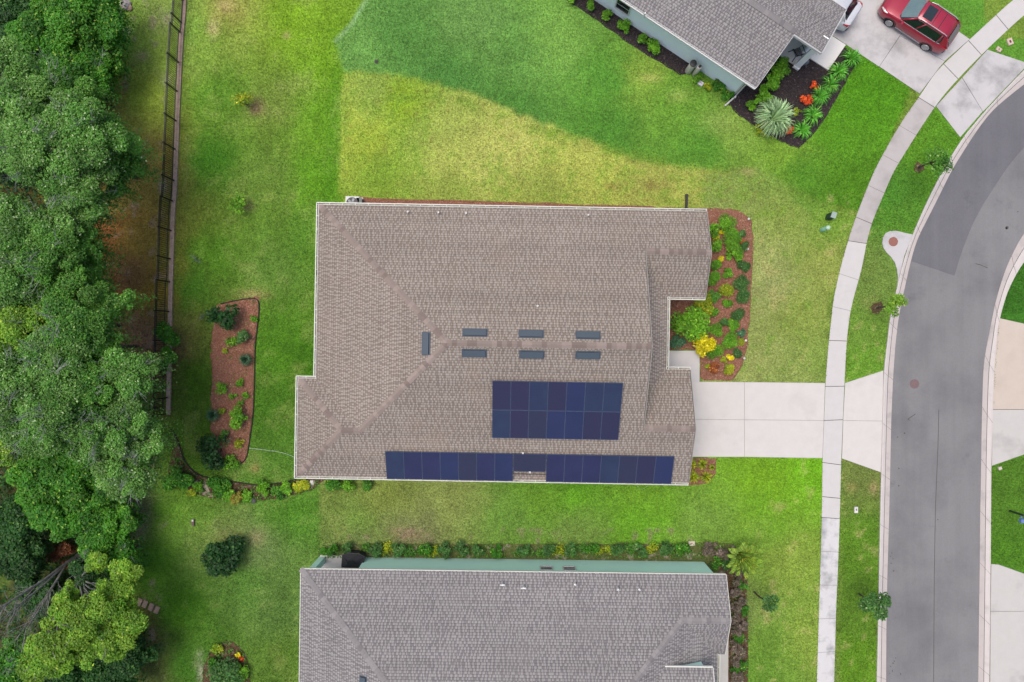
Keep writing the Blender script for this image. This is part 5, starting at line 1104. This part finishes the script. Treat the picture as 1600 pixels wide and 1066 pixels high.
# ------------------------------------------------------------------ cars
def car(name, paint, c, head, label, L=4.75, W=1.86, Ht=1.7, sunroof=True, rw=0.0):
    t_ = empty(name, (c[0], c[1], .03), head, label=label, cat='car')
    hx = L/2; xs = [-hx, -hx+.08, -hx+.3, -1.9, -1.35, -.6, .1, .8, 1.1, 1.5, 2.0, hx-.18, hx-.04, hx]
    top = [.95, 1.05, 1.10, 1.12, 1.10, 1.08, 1.06, 1.05, 1.02, .98, .90, .78, .66, .6]
    hw = [.62, .80, .88, .92, .93, .93, .93, .93, .93, .92, .90, .80, .66, .58]
    hw = [v_*W/1.86 for v_ in hw]; V = []; sec = 12
    for x, z, w_ in zip(xs, top, hw):
        pts = [(-w_*.92,.24),(-w_*.99,.42),(-w_,.70),(-w_*.97,z-.12),(-w_*.88,z-.02),(-w_*.45,z+.02),(w_*.45,z+.02),(w_*.88,z-.02),(w_*.97,z-.12),(w_,.70),(w_*.99,.42),(w_*.92,.24)]
        V += [(x, y, zz_) for y, zz_ in pts]
    Fs = []
    for i in range(len(xs)-1):
        for k in range(sec): k2 = (k+1) % sec; Fs.append((i*sec+k, (i+1)*sec+k, (i+1)*sec+k2, i*sec+k2))
    Fs.append(tuple(range(sec))); Fs.append(tuple((len(xs)-1)*sec+k for k in range(sec-1, -1, -1)))
    mb = MB(); mb.add(V, Fs); body = mb.build('body', paint, t_, True)
    m_ = body.modifiers.new('b', 'BEVEL'); m_.width = .03; m_.segments = 2; m_.limit_method = 'ANGLE'; m_.angle_limit = R(40)
    # glasshouse
    gb = [(-hx+.16+rw,.74,1.08),(-1.5,.84,1.09),(0,.85,1.07),(.95,.82,1.05),(1.18,.66,1.04)]; gt = [(-hx+.52+rw,.60,Ht-.10),(-1.5,.66,Ht-.02),(-.3,.67,Ht),(.30,.62,Ht-.04),(.42,.5,Ht-.07)]
    mb = MB(); V = []
    for a, b in zip(gb, gt): V += [(a[0],-a[1],a[2]-.02),(b[0],-b[1],b[2]-.03),(b[0],b[1],b[2]-.03),(a[0],a[1],a[2]-.02)]
    Fs = []
    for i in range(4):
        for k in range(3): Fs.append((i*4+k, i*4+k+1, (i+1)*4+k+1, (i+1)*4+k))
    Fs += [(3,2,1,0),(16,17,18,19)]; mb.add(V, Fs); mb.build('windows', M['glass'], t_)
    ws = MB(); ws.add([(1.10,-.72,1.07),(1.10,.72,1.07),(.36,.58,Ht-.055),(.36,-.58,Ht-.055),(1.20,-.45,1.06),(1.20,.45,1.06),(.43,.36,Ht-.05),(.43,-.36,Ht-.05)], [(0,4,7,3),(4,5,6,7),(5,1,2,6)]); ws.build('windshield', simple('windshield', (110,136,138), .12, var=.25, scale=3, spec=.8), t_)  # teal reflection on the windshield is put into its base colour
    mb = MB(); n_ = len(gt); V = []
    for b in gt: V += [(b[0],-b[1]-.015,b[2]-.05),(b[0],-b[1]*.8,b[2]+.015),(b[0],b[1]*.8,b[2]+.015),(b[0],b[1]+.015,b[2]-.05)]
    mb.add(V, [(i*4+k, (i+1)*4+k, (i+1)*4+k+1, i*4+k+1) for i in range(n_-1) for k in range(3)]+[(0,1,2,3),(16,19,18,17)])
    for sg in (-1, 1):            # pillars
        for (i, w_) in ((0,.12),(1,.10),(2,.06),(3,.06)):
            a = Vector((gb[i][0],gb[i][1]*sg,gb[i][2])); b = Vector((gt[i][0],gt[i][1]*sg,gt[i][2]-.03)); mb.beam(a*1.0+Vector((0,sg*.012,0)), b+Vector((0,sg*.012,0)), .05 if i > 1 else .05, w_)
        mb.beam((gb[3][0]+.05,gb[3][1]*sg,1.04),(gt[3][0]+.03,(gt[3][1]+.0)*sg,Ht-.06),.07,.05)
        mb.add([(-hx+.14+rw,.77*sg,1.07),(-1.75+rw,.85*sg,1.09),(-1.6+rw,.665*sg,Ht-.02),(-hx+.5+rw,.62*sg,Ht-.09)], [(0,1,2,3)])
    rf = mb.build('car_roof', paint, t_, True)
    mb = MB(); mb.box((-.12,0,Ht+.022), (.62,.86,.012)) if sunroof else None
    if sunroof:
        mb.box((-.55,0,Ht+.018), (.03,1.0,.01)); mb.box((-1.0,0,Ht+.012), (.03,1.0,.01)); mb.build('sunroof', M['glass'], rf)
        mb = MB()
        for sg in (-1, 1): mb.tube([(-1.7,sg*.60,Ht+.0),(-1.5,sg*.62,Ht+.06),(-.2,sg*.63,Ht+.07),(.15,sg*.60,Ht-.0)], .022, 6)
        mb.build('roof_rail', chrome, rf)
    mb = MB()
    mb.add([(-hx+.10+rw,-.62,1.12),(-hx+.10+rw,.62,1.12),(-hx+.48+rw,.55,Ht-.10),(-hx+.48+rw,-.55,Ht-.10)], [(0,1,2,3)]); mb.build('rear_window', M['glass'], t_)
    for (x, sg) in ((1.35,1),(1.35,-1),(-1.35,1),(-1.35,-1)):
        w_ = MB(); n_ = 24; yy = sg*(W/2-.115)
        w_.tube([(x,yy-sg*.10,.34),(x,yy-sg*.02,.34),(x,yy+sg*.10,.34),(x,yy+sg*.115,.34)], [.33,.345,.345,.32], n_)
        wo = w_.build('wheel', tyre, t_, True); r_ = MB(); r_.tube([(x,yy+sg*.10,.34),(x,yy+sg*.128,.34)], [.235,.225], 20)
        ro = r_.build('rim', rimdark, wo); sp_ = MB()
        for k in range(8):
            a = 2*math.pi*k/8; sp_.beam((x,yy+sg*.135,.34),(x+.21*math.cos(a),yy+sg*.135,.34+.21*math.sin(a)),.03,.05)
        sp_.tube([(x,yy+sg*.10,.34),(x,yy+sg*.14,.34)], .05, 10)
        n_ = 20; ring = [(x+.22*math.cos(2*math.pi*k/n_), yy+sg*.137, .34+.22*math.sin(2*math.pi*k/n_)) for k in range(n_+1)]; sp_.tube(ring, .02, 5, False)
        so_ = sp_.build('spokes', chrome, wo)
        ar = MB(); P = []; 
        for k in range(13):
            a = math.pi*k/12; P.append((x+.40*math.cos(a), sg*(W/2-.01), .32+.40*math.sin(a)))
        ar.tube(P, .03, 5); ar.build('wheel_arch', M['black'], body)
    for sg in (-1, 1):
        h_ = MB(); h_.tube([(hx-.08,sg*.60,.72),(hx-.28,sg*.76,.80),(hx-.5,sg*.84,.86)], [.05,.075,.03], 6); h_.build('headlight', lampglass, t_)
        h_ = MB(); h_.tube([(-hx+.04,sg*.66,.95),(-hx+.16,sg*.80,1.0),(-hx+.42,sg*.87,1.03)], [.04,.065,.03], 6); h_.build('tail_light', redlamp, t_)
        h_ = MB(); h_.box((.86,sg*(W/2+.07),1.08), (.13,.2,.13)); h_.build('mirror', paint, t_)
        d_ = MB(); d_.tube([(1.0,sg*.87*W/1.86,1.06),(0,sg*.88*W/1.86,1.09),(-1.5,sg*.86*W/1.86,1.10),(-1.9,sg*.80*W/1.86,1.12)], .013, 4); d_.tube([(.9,sg*(W/2-.0),.33),(-.9,sg*(W/2-.0),.33)], .025, 4); d_.build('side_trim', chrome, t_)
    gl = MB(); gl.box((hx-.02,0,.52), (.04,.9,.22)); gl.build('grille', M['black'], t_)
    bp = MB(); bp.box((-hx+.0,0,.42), (.10,1.3,.2)); bp.build('bumper', M['vent'], t_)
    return t_
def paint_mat(name, c, k=.6):
    m, t, b = new_mat(name); b.inputs['Base Color'].default_value = alb(c, k); b.inputs['Roughness'].default_value = .35; b.inputs['Metallic'].default_value = .15
    b.inputs['Coat Weight'].default_value = .8; b.inputs['Coat Roughness'].default_value = .08
    n = noise(t, 60, 2); c_ = mixc(t, math_(t, 'MULTIPLY', n, .15), alb(c, k), alb(tuple(min(255, v_*1.2) for v_ in c), k)); t.links.new(c_, b.inputs['Base Color']); return m
chrome = simple('chrome', (215,215,215), .3, metal=.3, var=.03); tyre = simple('tyre', (30,30,32), .85); rimdark = simple('rim_dark', (170,170,174), .4, metal=.3)
lampglass = simple('lamp_glass', (225,215,215), .1, var=.05, spec=.8); redlamp = simple('red_lamp', (190,30,36), .15, var=.05)
car('parked_car', paint_mat('paint_red', (196,16,60), .5), (25.0,19.72), R(146.3), 'red parked car with roof rails on the neighbour\'s driveway')
car('parked_car', paint_mat('paint_white', (244,246,248)), (19.02,21.12), R(146.3), 'white parked car half hidden behind the roof at the top', L=4.8, sunroof=False, rw=.3)

# ------------------------------------------------------------------ small things
# air conditioner
c = g(550, 316, .8); A = empty('air_conditioner', (c[0],c[1]-.05,0), R(-1), label='square pale air conditioner beside the north-west corner of the brown roof', cat='air conditioner')
mb = MB(); mb.box((0,0,.40), (.84,.84,.68)); mb.box((0,0,.03), (1.0,1.0,.06)); cs_o = mb.build('casing', simple('ac_case', (236,238,234), .5), A)
mb = MB(); mb.lathe([(.36,.745),(.36,.775),(.33,.775)], n=24); mb.build('fan_ring', M['black_metal'], A)
mb = MB()
for k in range(5): a = 2*math.pi*k/5; mb.beam((0,0,.785),(.30*math.cos(a),.30*math.sin(a),.785),.13,.01)
mb.lathe([(.06,.78),(.06,.80)], n=12); mb.build('fan_blades', simple('ac_fan', (150,156,166), .4), A)
mb = MB()
for r_ in (.12,.2,.28,.35): mb.tube([(r_*math.cos(a), r_*math.sin(a), .80) for a in np.linspace(0, 6.283, 25)], .006, 4, False)
mb.build('grille', simple('ac_grille', (90,94,100), .4), A)
c = g(562, 313, .6); mb = MB(); mb.box((c[0],c[1]-.05,.35), (.3,.3,.7)); mb.box((c[0],c[1]-.05,.72), (.34,.34,.04)); tag(mb.build('utility_box', simple('box_grey', (120,128,122), .6)), 'small grey box right beside the air conditioner', 'utility box')
# black drain pipe
mb = MB(); a = G(1073,304,.1); b = G(1072,334,.1)
mb.beam((a.x,a.y,.09),(b.x,b.y,.09),.14,.09)
for k in range(9): p = Vector((a.x,a.y,.095)).lerp(Vector((b.x,b.y,.095)), k/9); mb.box(p, (.16,.03,.105))
tag(mb.build('drain_pipe', M['black']), 'black ribbed drain pipe sticking out from the north gutter onto the grass', 'pipe')
# covered barbecue
c = g(553, 874, .8); B = empty('covered_barbecue', (c[0], c[1]-.02, .05), R(-4), label='black fabric-covered barbecue on the patio of the pale green house', cat='barbecue')
mb = MB(); P0 = [(-.68,-.45),(.68,-.45),(.68,.3),(.3,.44),(-.3,.44),(-.68,.3)]
n_ = len(P0); rings = []
for z, sc_, dz in ((0,.82,0),(.55,.92,0),(.95,1.0,0),(1.02,.98,0)): rings.append([(p[0]*sc_, p[1]*sc_, z) for p in P0])
V = [p for r_ in rings for p in r_]; Fs = [(i*n_+k, i*n_+(k+1) % n_, (i+1)*n_+(k+1) % n_, (i+1)*n_+k) for i in range(3) for k in range(n_)]
V += [(-.28,.10,1.26),(.05,.12,1.3),(.05,-.16,1.12),(-.28,-.16,1.12),(.3,.05,1.2),(.42,-.1,1.1)]; b0 = 4*n_; top_ = 3*n_
Fs += [(top_+0,top_+1,b0+5,b0+2,b0+3),(top_+3,top_+4,b0+0,b0+1),(top_+4,top_+5,b0+0),(top_+5,top_+0,b0+3,b0+0),(b0+0,b0+3,b0+2,b0+1),(top_+1,top_+2,b0+4,b0+5),(top_+2,top_+3,b0+1,b0+4),(b0+1,b0+2,b0+5,b0+4)]
mb.add(V, Fs); mb.build('cover', simple('cover_black', (34,35,40), .75, var=.25, scale=4), B)
mb = MB(); ring = [(p[0]*1.01, p[1]*1.01, .96) for p in P0]; mb.tube(ring+[ring[0]], .014, 5); mb.build('hem', simple('hem', (110,110,116), .6), B)
# two pale tanks by the blue-grey wall
for i, (px, py, r_, h_, lb) in enumerate([(1075,112,.21,1.25,'pale round water tank with wide dark lid beside the blue-grey wall'),(1084.5,117,.15,1.3,'slimmer pale water tank with small dark cap, right of the wide-lidded one')]):
    c = g(px, py); T_ = empty('water_tank', (c[0], c[1], 0), 0, label=lb, cat='tank', group='tanks by the blue-grey wall')
    mb = MB(); mb.lathe([(r_*.9,0),(r_,.05),(r_,h_-.1),(r_*.85,h_)], n=18); mb.build('body', simple('tank_pale', (226,220,208), .5), T_, True)
    mb = MB(); mb.lathe([(r_*1.02 if i == 0 else r_*.6,h_-.02),(r_*1.02 if i == 0 else r_*.6,h_+.05),(r_*.4,h_+.09)], n=18); mb.build('lid', simple('tank_lid', (58,58,60), .6), T_)
# white yard box near the wall
def lid(name, px, py, w_, d_, rz, cols, label, cat, hgt=.06, mark=None, group=None):
    c = g(px, py, hgt); o = empty(name, (c[0], c[1], 0), R(rz), label=label, cat=cat, group=group)
    mb = MB(); mb.box((0,0,hgt/2), (w_,d_,hgt)); fr_ = mb.build('box', simple(name+'_rim', cols[0], .7), o)
    mb = MB(); mb.box((0,0,hgt+.006), (w_*.8,d_*.8,.012)); mb.build('lid', simple(name+'_lid', cols[1], .7), o)
    if mark:
        mb = MB()
        for (x, y, ww, dd, rr_) in mark: mb.box((x*w_,y*d_,hgt+.014), (ww*w_,dd*d_,.006), R(rr_))
        mb.build('marking', simple(name+'_mark', cols[2], .7), o)
    return o
lid('sign_box', 1095, 130, .34, .26, -34, ((232,228,238),(236,232,242),(168,140,176)), 'small white box with a faint purple mark near the blue-grey wall', 'utility box', .12, [(0,.05,.5,.14,0)])
lid('meter_box', 1338, 797, .22, .38, 0, ((238,236,230),(240,238,232),(30,30,30)), 'white upright meter box with a black letter K on the lower verge', 'meter box', .08, [(-.12,.05,.12,.34,0),(.08,.14,.30,.10,45),(.08,-.04,.30,.10,-45)])
lid('meter_box', 1578.5, 65, .34, .42, 20, ((222,196,176),(228,204,188),(110,44,40)), 'pinkish meter box with dark red centre, larger of the two by the top right drive', 'meter box', .07, [(0,0,.34,.4,0)])
lid('meter_box', 1561, 77, .34, .26, -34, ((214,190,172),(222,200,184),(90,56,50)), 'smaller pinkish meter box left of the larger one at the top right', 'meter box', .06, [(0,0,.2,.3,0)])
lid('meter_box', 1081, 849.5, .40, .30, 4, ((214,200,180),(226,212,194),(168,120,110)), 'pale square meter lid in the grass above the palm', 'meter box', .07, [(.0,.05,.3,.14,0)])
lid('drain_cover', 588, 96, .22, .22, 0, ((96,78,70),(54,46,48),(54,46,48)), 'small dark drain cover in the blue-green lawn', 'drain', .03)
lid('yard_marker', 301, 817, .16, .4, 0, ((120,104,96),(110,90,84),(236,232,226)), 'small grey stone marker with white tip in the lower left lawn', 'marker', .14, [(0,.35,.7,.3,0)])
lid('rock', 1563, 732, .22, .18, 20, ((214,204,186),(226,216,200),(200,190,180)), 'pale stone on the grass below the tan driveway', 'stone', .1)
# manholes
for (px, py, z, lb) in [(1395,378,.05,'rusty round manhole cover in the concrete pad beside the kerb'),(1428.5,600,.02,'rusty round manhole cover in the road')]:
    c = g(px, py); mh = empty('manhole_cover', (c[0], c[1], 0), 0, label=lb, cat='manhole cover', group='manhole covers')
    mt = simple('rust'+str(px), (168,112,98) if z == .05 else (136,112,112), .8, var=.25, scale=20)
    mb = MB(); mb.lathe([(.29,z-.01),(.29,z+.012),(.27,z+.012),(.27,z+.006),(.0,z+.006)], n=28); mb.build('cover', mt, mh)
    mb = MB()
    for k in range(-3, 4): L_ = math.sqrt(max(.01, .25**2-(k*.07)**2)); mb.box((0,k*.07,z+.009), (2*L_,.02,.006))
    mb.build('ribs', mt, mh)
# pedestals
c = G(1283.5,359.5); P_ = empty('cable_pedestal', (c.x, c.y, 0), 0, label='round mint green cable pedestal in the front lawn', cat='pedestal')
mb = MB(); mb.lathe([(.13,0),(.125,.85)], n=18); mb.build('post', simple('mint', (150,210,176), .5), P_, True); mb = MB(); mb.lathe([(.135,.85),(.14,.93),(.09,.99)], n=18); mb.build('cap', simple('mint_cap', (196,232,204), .5), P_)
c = G(1293,340); P_ = empty('utility_pedestal', (c.x, c.y, 0), R(-20), label='grey-green square utility pedestal in the front lawn', cat='pedestal')
mb = MB(); mb.box((0,0,.4), (.26,.34,.8)); mb.build('post', simple('ped_green', (46,74,62), .6), P_); mb = MB(); mb.box((0,0,.83), (.30,.38,.07)); mb.build('cap', simple('ped_cap', (170,190,180), .5), P_)
# path lights
for i, (px, py) in enumerate([(1170.5,342),(1169,389),(1167.5,460),(1166,532),(1163.5,560)]):
    c = g(px, py, .35); P_ = empty('path_light', (c[0], c[1], 0), 0, label='white capped path light, %s from the top along the front bed edge' % NUM[i+1], cat='garden light', group='white path lights')
    mb = MB(); mb.lathe([(.012,0),(.012,.3)], n=8); mb.build('stake', M['black_metal'], P_); mb = MB(); mb.lathe([(.075,.28),(.07,.32),(.02,.37)], n=14); mb.build('lamp_cap', M['white_pipe'], P_)
# porch chair
c = g(1247, 81, .6); Ch = empty('patio_chair', (c[0], c[1], .12), R(112), label='black metal patio chair on the porch of the blue-grey house', cat='chair')
mb = MB()
for k in range(7): mb.box((-.21+k*.07,0,.43), (.05,.46,.02))
mb.build('seat', M['black_metal'], Ch); mb = MB()
for k in range(6): mb.beam((-.22,-.2+k*.08,.45),(-.38,-.2+k*.08,.95),.05,.015)
mb.beam((-.38,-.25,.95),(-.38,.25,.95),.04,.04); mb.build('backrest', M['black_metal'], Ch)
for sx in (-1, 1):
    for sy in (-1, 1): mb = MB(); mb.tube([(sx*.2,sy*.22,.43),(sx*.33,sy*.3,0)], .022, 6); mb.build('leg', M['black_metal'], Ch)
for sy in (-1, 1): mb = MB(); mb.tube([(-.32,sy*.26,.72),(.22,sy*.3,.66),(.24,sy*.28,.43)], .025, 6); mb.build('armrest', M['black_metal'], Ch)
c = g(1257, 98, .4); O_ = empty('garden_globe', (c[0], c[1], .04), 0, label='grey-blue garden globe on a dark stand below the porch column', cat='garden ornament')
mb = MB(); mb.lathe([(.02,.22),(.14,.26),(.2,.38),(.22,.48),(.2,.58),(.13,.67),(.02,.70)], n=20); mb.build('globe', simple('globe', (116,122,132), .25), O_, True)
mb = MB(); mb.lathe([(.16,0),(.12,.05),(.07,.15),(.12,.25)], n=14); mb.build('stand', simple('stand', (60,36,34), .6), O_)
# stepping bricks and rocks
for i, (px, py) in enumerate([(218,941),(226.5,944),(236,948.5),(245,953)]):
    c = G(px, py, .05); mb = MB(); mb.box((0,0,.04), (.28,.46,.08)); o = mb.build('brick_step', simple('brick'+str(i), (186,158,138), .9, var=.25, scale=9)); o.location = (c.x, c.y, 0); o.rotation_euler = (0,0,R(-22))
    m_ = o.modifiers.new('b', 'BEVEL'); m_.width = .015; tag(o, 'tan stepping brick, %s from the woods in the row of four' % NUM[i+1], 'brick', 'stepping bricks')
def rock(px, py, r, lb, col):
    import bmesh
    bm = bmesh.new(); bmesh.ops.create_icosphere(bm, subdivisions=3, radius=1)
    rs = random.Random(px)
    off = Vector((rs.random()*9, rs.random()*9, rs.random()*9))
    from mathutils import noise as mn
    for v_ in bm.verts:
        v_.co *= 1+.25*mn.noise(v_.co*1.3+off); v_.co.z *= .6
        v_.co *= r*.04
    me = bpy.data.meshes.new('rock'); bm.to_mesh(me); bm.free(); me.materials.append(simple('rock'+str(px), col, .9, var=.25, scale=5)); o = bpy.data.objects.new('rock', me); COL.objects.link(o)
    c = G(px, py, .2); o.location = (c.x, c.y, r*.012); tag(o, lb, 'rock', 'pale rocks')
rock(195, 6, 8, 'largest pale rock at the top edge by the woods', (190,176,176)); rock(200, 11, 5, 'pinkish rock touching the largest one at the top edge', (190,160,140)); rock(182, 17, 6, 'small grey rock below and left of the largest one', (176,172,160))
rock(270, 746, 5, 'grey rock at the left tip of the curved bed', (170,176,176)); rock(486, 755, 4, 'white rock at the house corner by the gutter', (236,232,222)); rock(306, 757, 5, 'lilac-grey rock above the sandy patch in the curved bed', (170,164,170)); rock(394, 783, 5, 'dark grey rock at the lower edge of the curved bed', (96,98,92))
# hose lines
mb = MB(); mb.tube([(*g(*p), .03) for p in resample([(388,700),(405,702),(430,705),(448,709),(466,717)], 20)], .018, 5); tag(mb.build('garden_hose', simple('hose_pale', (176,206,180), .5)), 'thin pale hose across the back lawn to the house', 'hose')
mb = MB(); mb.tube([(*g(994+9*(1-math.cos(a)), 755+9*math.sin(a)), .03) for a in np.linspace(0, math.pi, 20)], .016, 5); tag(mb.build('garden_hose', simple('hose_green', (150,206,120), .5)), 'looped pale green hose on the grass under the south gutter', 'hose')
# post with a blue item at the right edge
c = G(1577,798); P_ = empty('mailbox', (c.x, c.y, 0), R(0), label='dark post with a small blue box at the right edge of the photo', cat='mailbox')
mb = MB(); mb.box((0,0,.6), (.09,.09,1.2)); mb.build('post', simple('post_green', (30,52,40), .6), P_); mb = MB(); mb.box((.08,-.38,1.0), (.30,.22,.2)); mb.beam((.0,0,.98),(.08,-.38,.98),.05,.04); mb.build('box', simple('blue_box', (112,140,206), .5), P_)

# ------------------------------------------------------------------ grass blades over every lawn (uncountable)
def grass_blades(n):
    X = RNG.random(n)*1700-50; Y = RNG.random(n)*1166-50
    bad = np.zeros(n, bool)
    polys = [BEDS[k] for k in BEDS]+[[(1040,594),(1290,598),(1286,718),(1040,716)],[(1318,598),(1382,576),(1378,740),(1313,717)],[(1010,545),(1095,545),(1095,600),(1010,600)],
      [(490,330),(1105,330),(1105,760),(460,755),(460,590),(490,590)],[(500,872),(1140,880),(1140,1200),(470,1200),(470,885)],[q(-140,-1),q(165,-1),(1500,218),(1700,30),(1600,-60),q(-140,118)],
      [(1060,80),(1148,150),(1300,110),(1350,-60),(900,-60)],[(1378,361),(1428,361),(1406,455),(1378,395)],[(1561,490),(1800,490),(1800,690),(1600,714),(1545,730)],[(1545,880),(1560,880),(1800,920),(1800,1300),(1545,1300)]]
    rag = fbm(X, Y, 8, 710)*7-1.5
    pat = fbm(X, Y, 15, 733)
    for kk, p in zip(BEDS, polys[:len(BEDS)]): bad |= (sdist(X, Y, p) > rag) & ~((pat > .58) & (kk in ('back', 'curve', 'round', 'row')))
    for p in polys[len(BEDS):]: bad |= inpoly(X, Y, p)
    bad |= (X > np.interp(Y, C_L[:, 1], C_L[:, 0])+fbm(X, Y, 6, 556)*2-1) & (X < np.interp(Y, C_R[:, 1], C_R[:, 0])+1)
    eg = fbm(X, Y, 6, 555)*2.4-.6; bad |= (X > np.interp(Y, S_L[:, 1], S_L[:, 0])+eg) & (X < np.interp(Y, S_R2[:, 1], S_R2[:, 0])-eg)
    for p in ([(1428,145),(1466,174),(1552,78),(1512,52)], [(1284,596),(1324,596),(1319,720),(1281,720)]): bad |= inpoly(X, Y, p)
    bad |= (X < 150) | ((X < 262) & (X > 150) & (RNG.random(n) < .4)) | ((X > np.interp(Y, FBs[:, 1], FBs[:, 0])-2) & (X < np.interp(Y, FBs[:, 1], FBs[:, 0])+5) & (Y < 650))
    X = X[~bad]; Y = Y[~bad]; n = len(X)
    col = lawn_colour(X, Y)*GK; col *= (.55+1.1*RNG.random(n))[:, None]; col[:, 0] *= .9+.25*RNG.random(n)
    x = (X-800)*.04; y = (533-Y)*.04; a = RNG.random(n)*6.283; h = .03+.035*RNG.random(n); w_ = .012+.014*RNG.random(n); ln = .03+.05*RNG.random(n)
    ca, sa = np.cos(a), np.sin(a); V = np.zeros((n, 3, 3))
    V[:, 0] = np.c_[x-sa*w_, y+ca*w_, np.zeros(n)+.002]; h = h+.03; V[:, 1] = np.c_[x+sa*w_, y-ca*w_, np.zeros(n)+.002]; V[:, 2] = np.c_[x+ca*ln, y+sa*ln, h]
    me = bpy.data.meshes.new('grass'); me.vertices.add(3*n); me.vertices.foreach_set('co', V.ravel()); me.loops.add(3*n); me.loops.foreach_set('vertex_index', np.arange(3*n, dtype=np.int32))
    me.polygons.add(n); me.polygons.foreach_set('loop_start', np.arange(0, 3*n, 3, dtype=np.int32)); me.polygons.foreach_set('loop_total', np.full(n, 3, dtype=np.int32)); me.update(calc_edges=True)
    at = me.attributes.new('grass', 'FLOAT_COLOR', 'POINT'); cc = np.ones((n, 4)); cc[:, :3] = np.clip(col, 0, .8); at.data.foreach_set('color', np.repeat(cc, 3, 0).ravel())
    m, t, b = new_mat('grass_blade'); an = nd(t, 'ShaderNodeAttribute'); an.attribute_name = 'grass'; t.links.new(an.outputs['Color'], b.inputs['Base Color']); b.inputs['Roughness'].default_value = .7; b.inputs['Specular IOR Level'].default_value = .2
    me.materials.append(m); o = bpy.data.objects.new('grass', me); COL.objects.link(o); tag(o, 'short mown grass of the lawns around the houses', 'grass', kind='stuff')
grass_blades(700000)
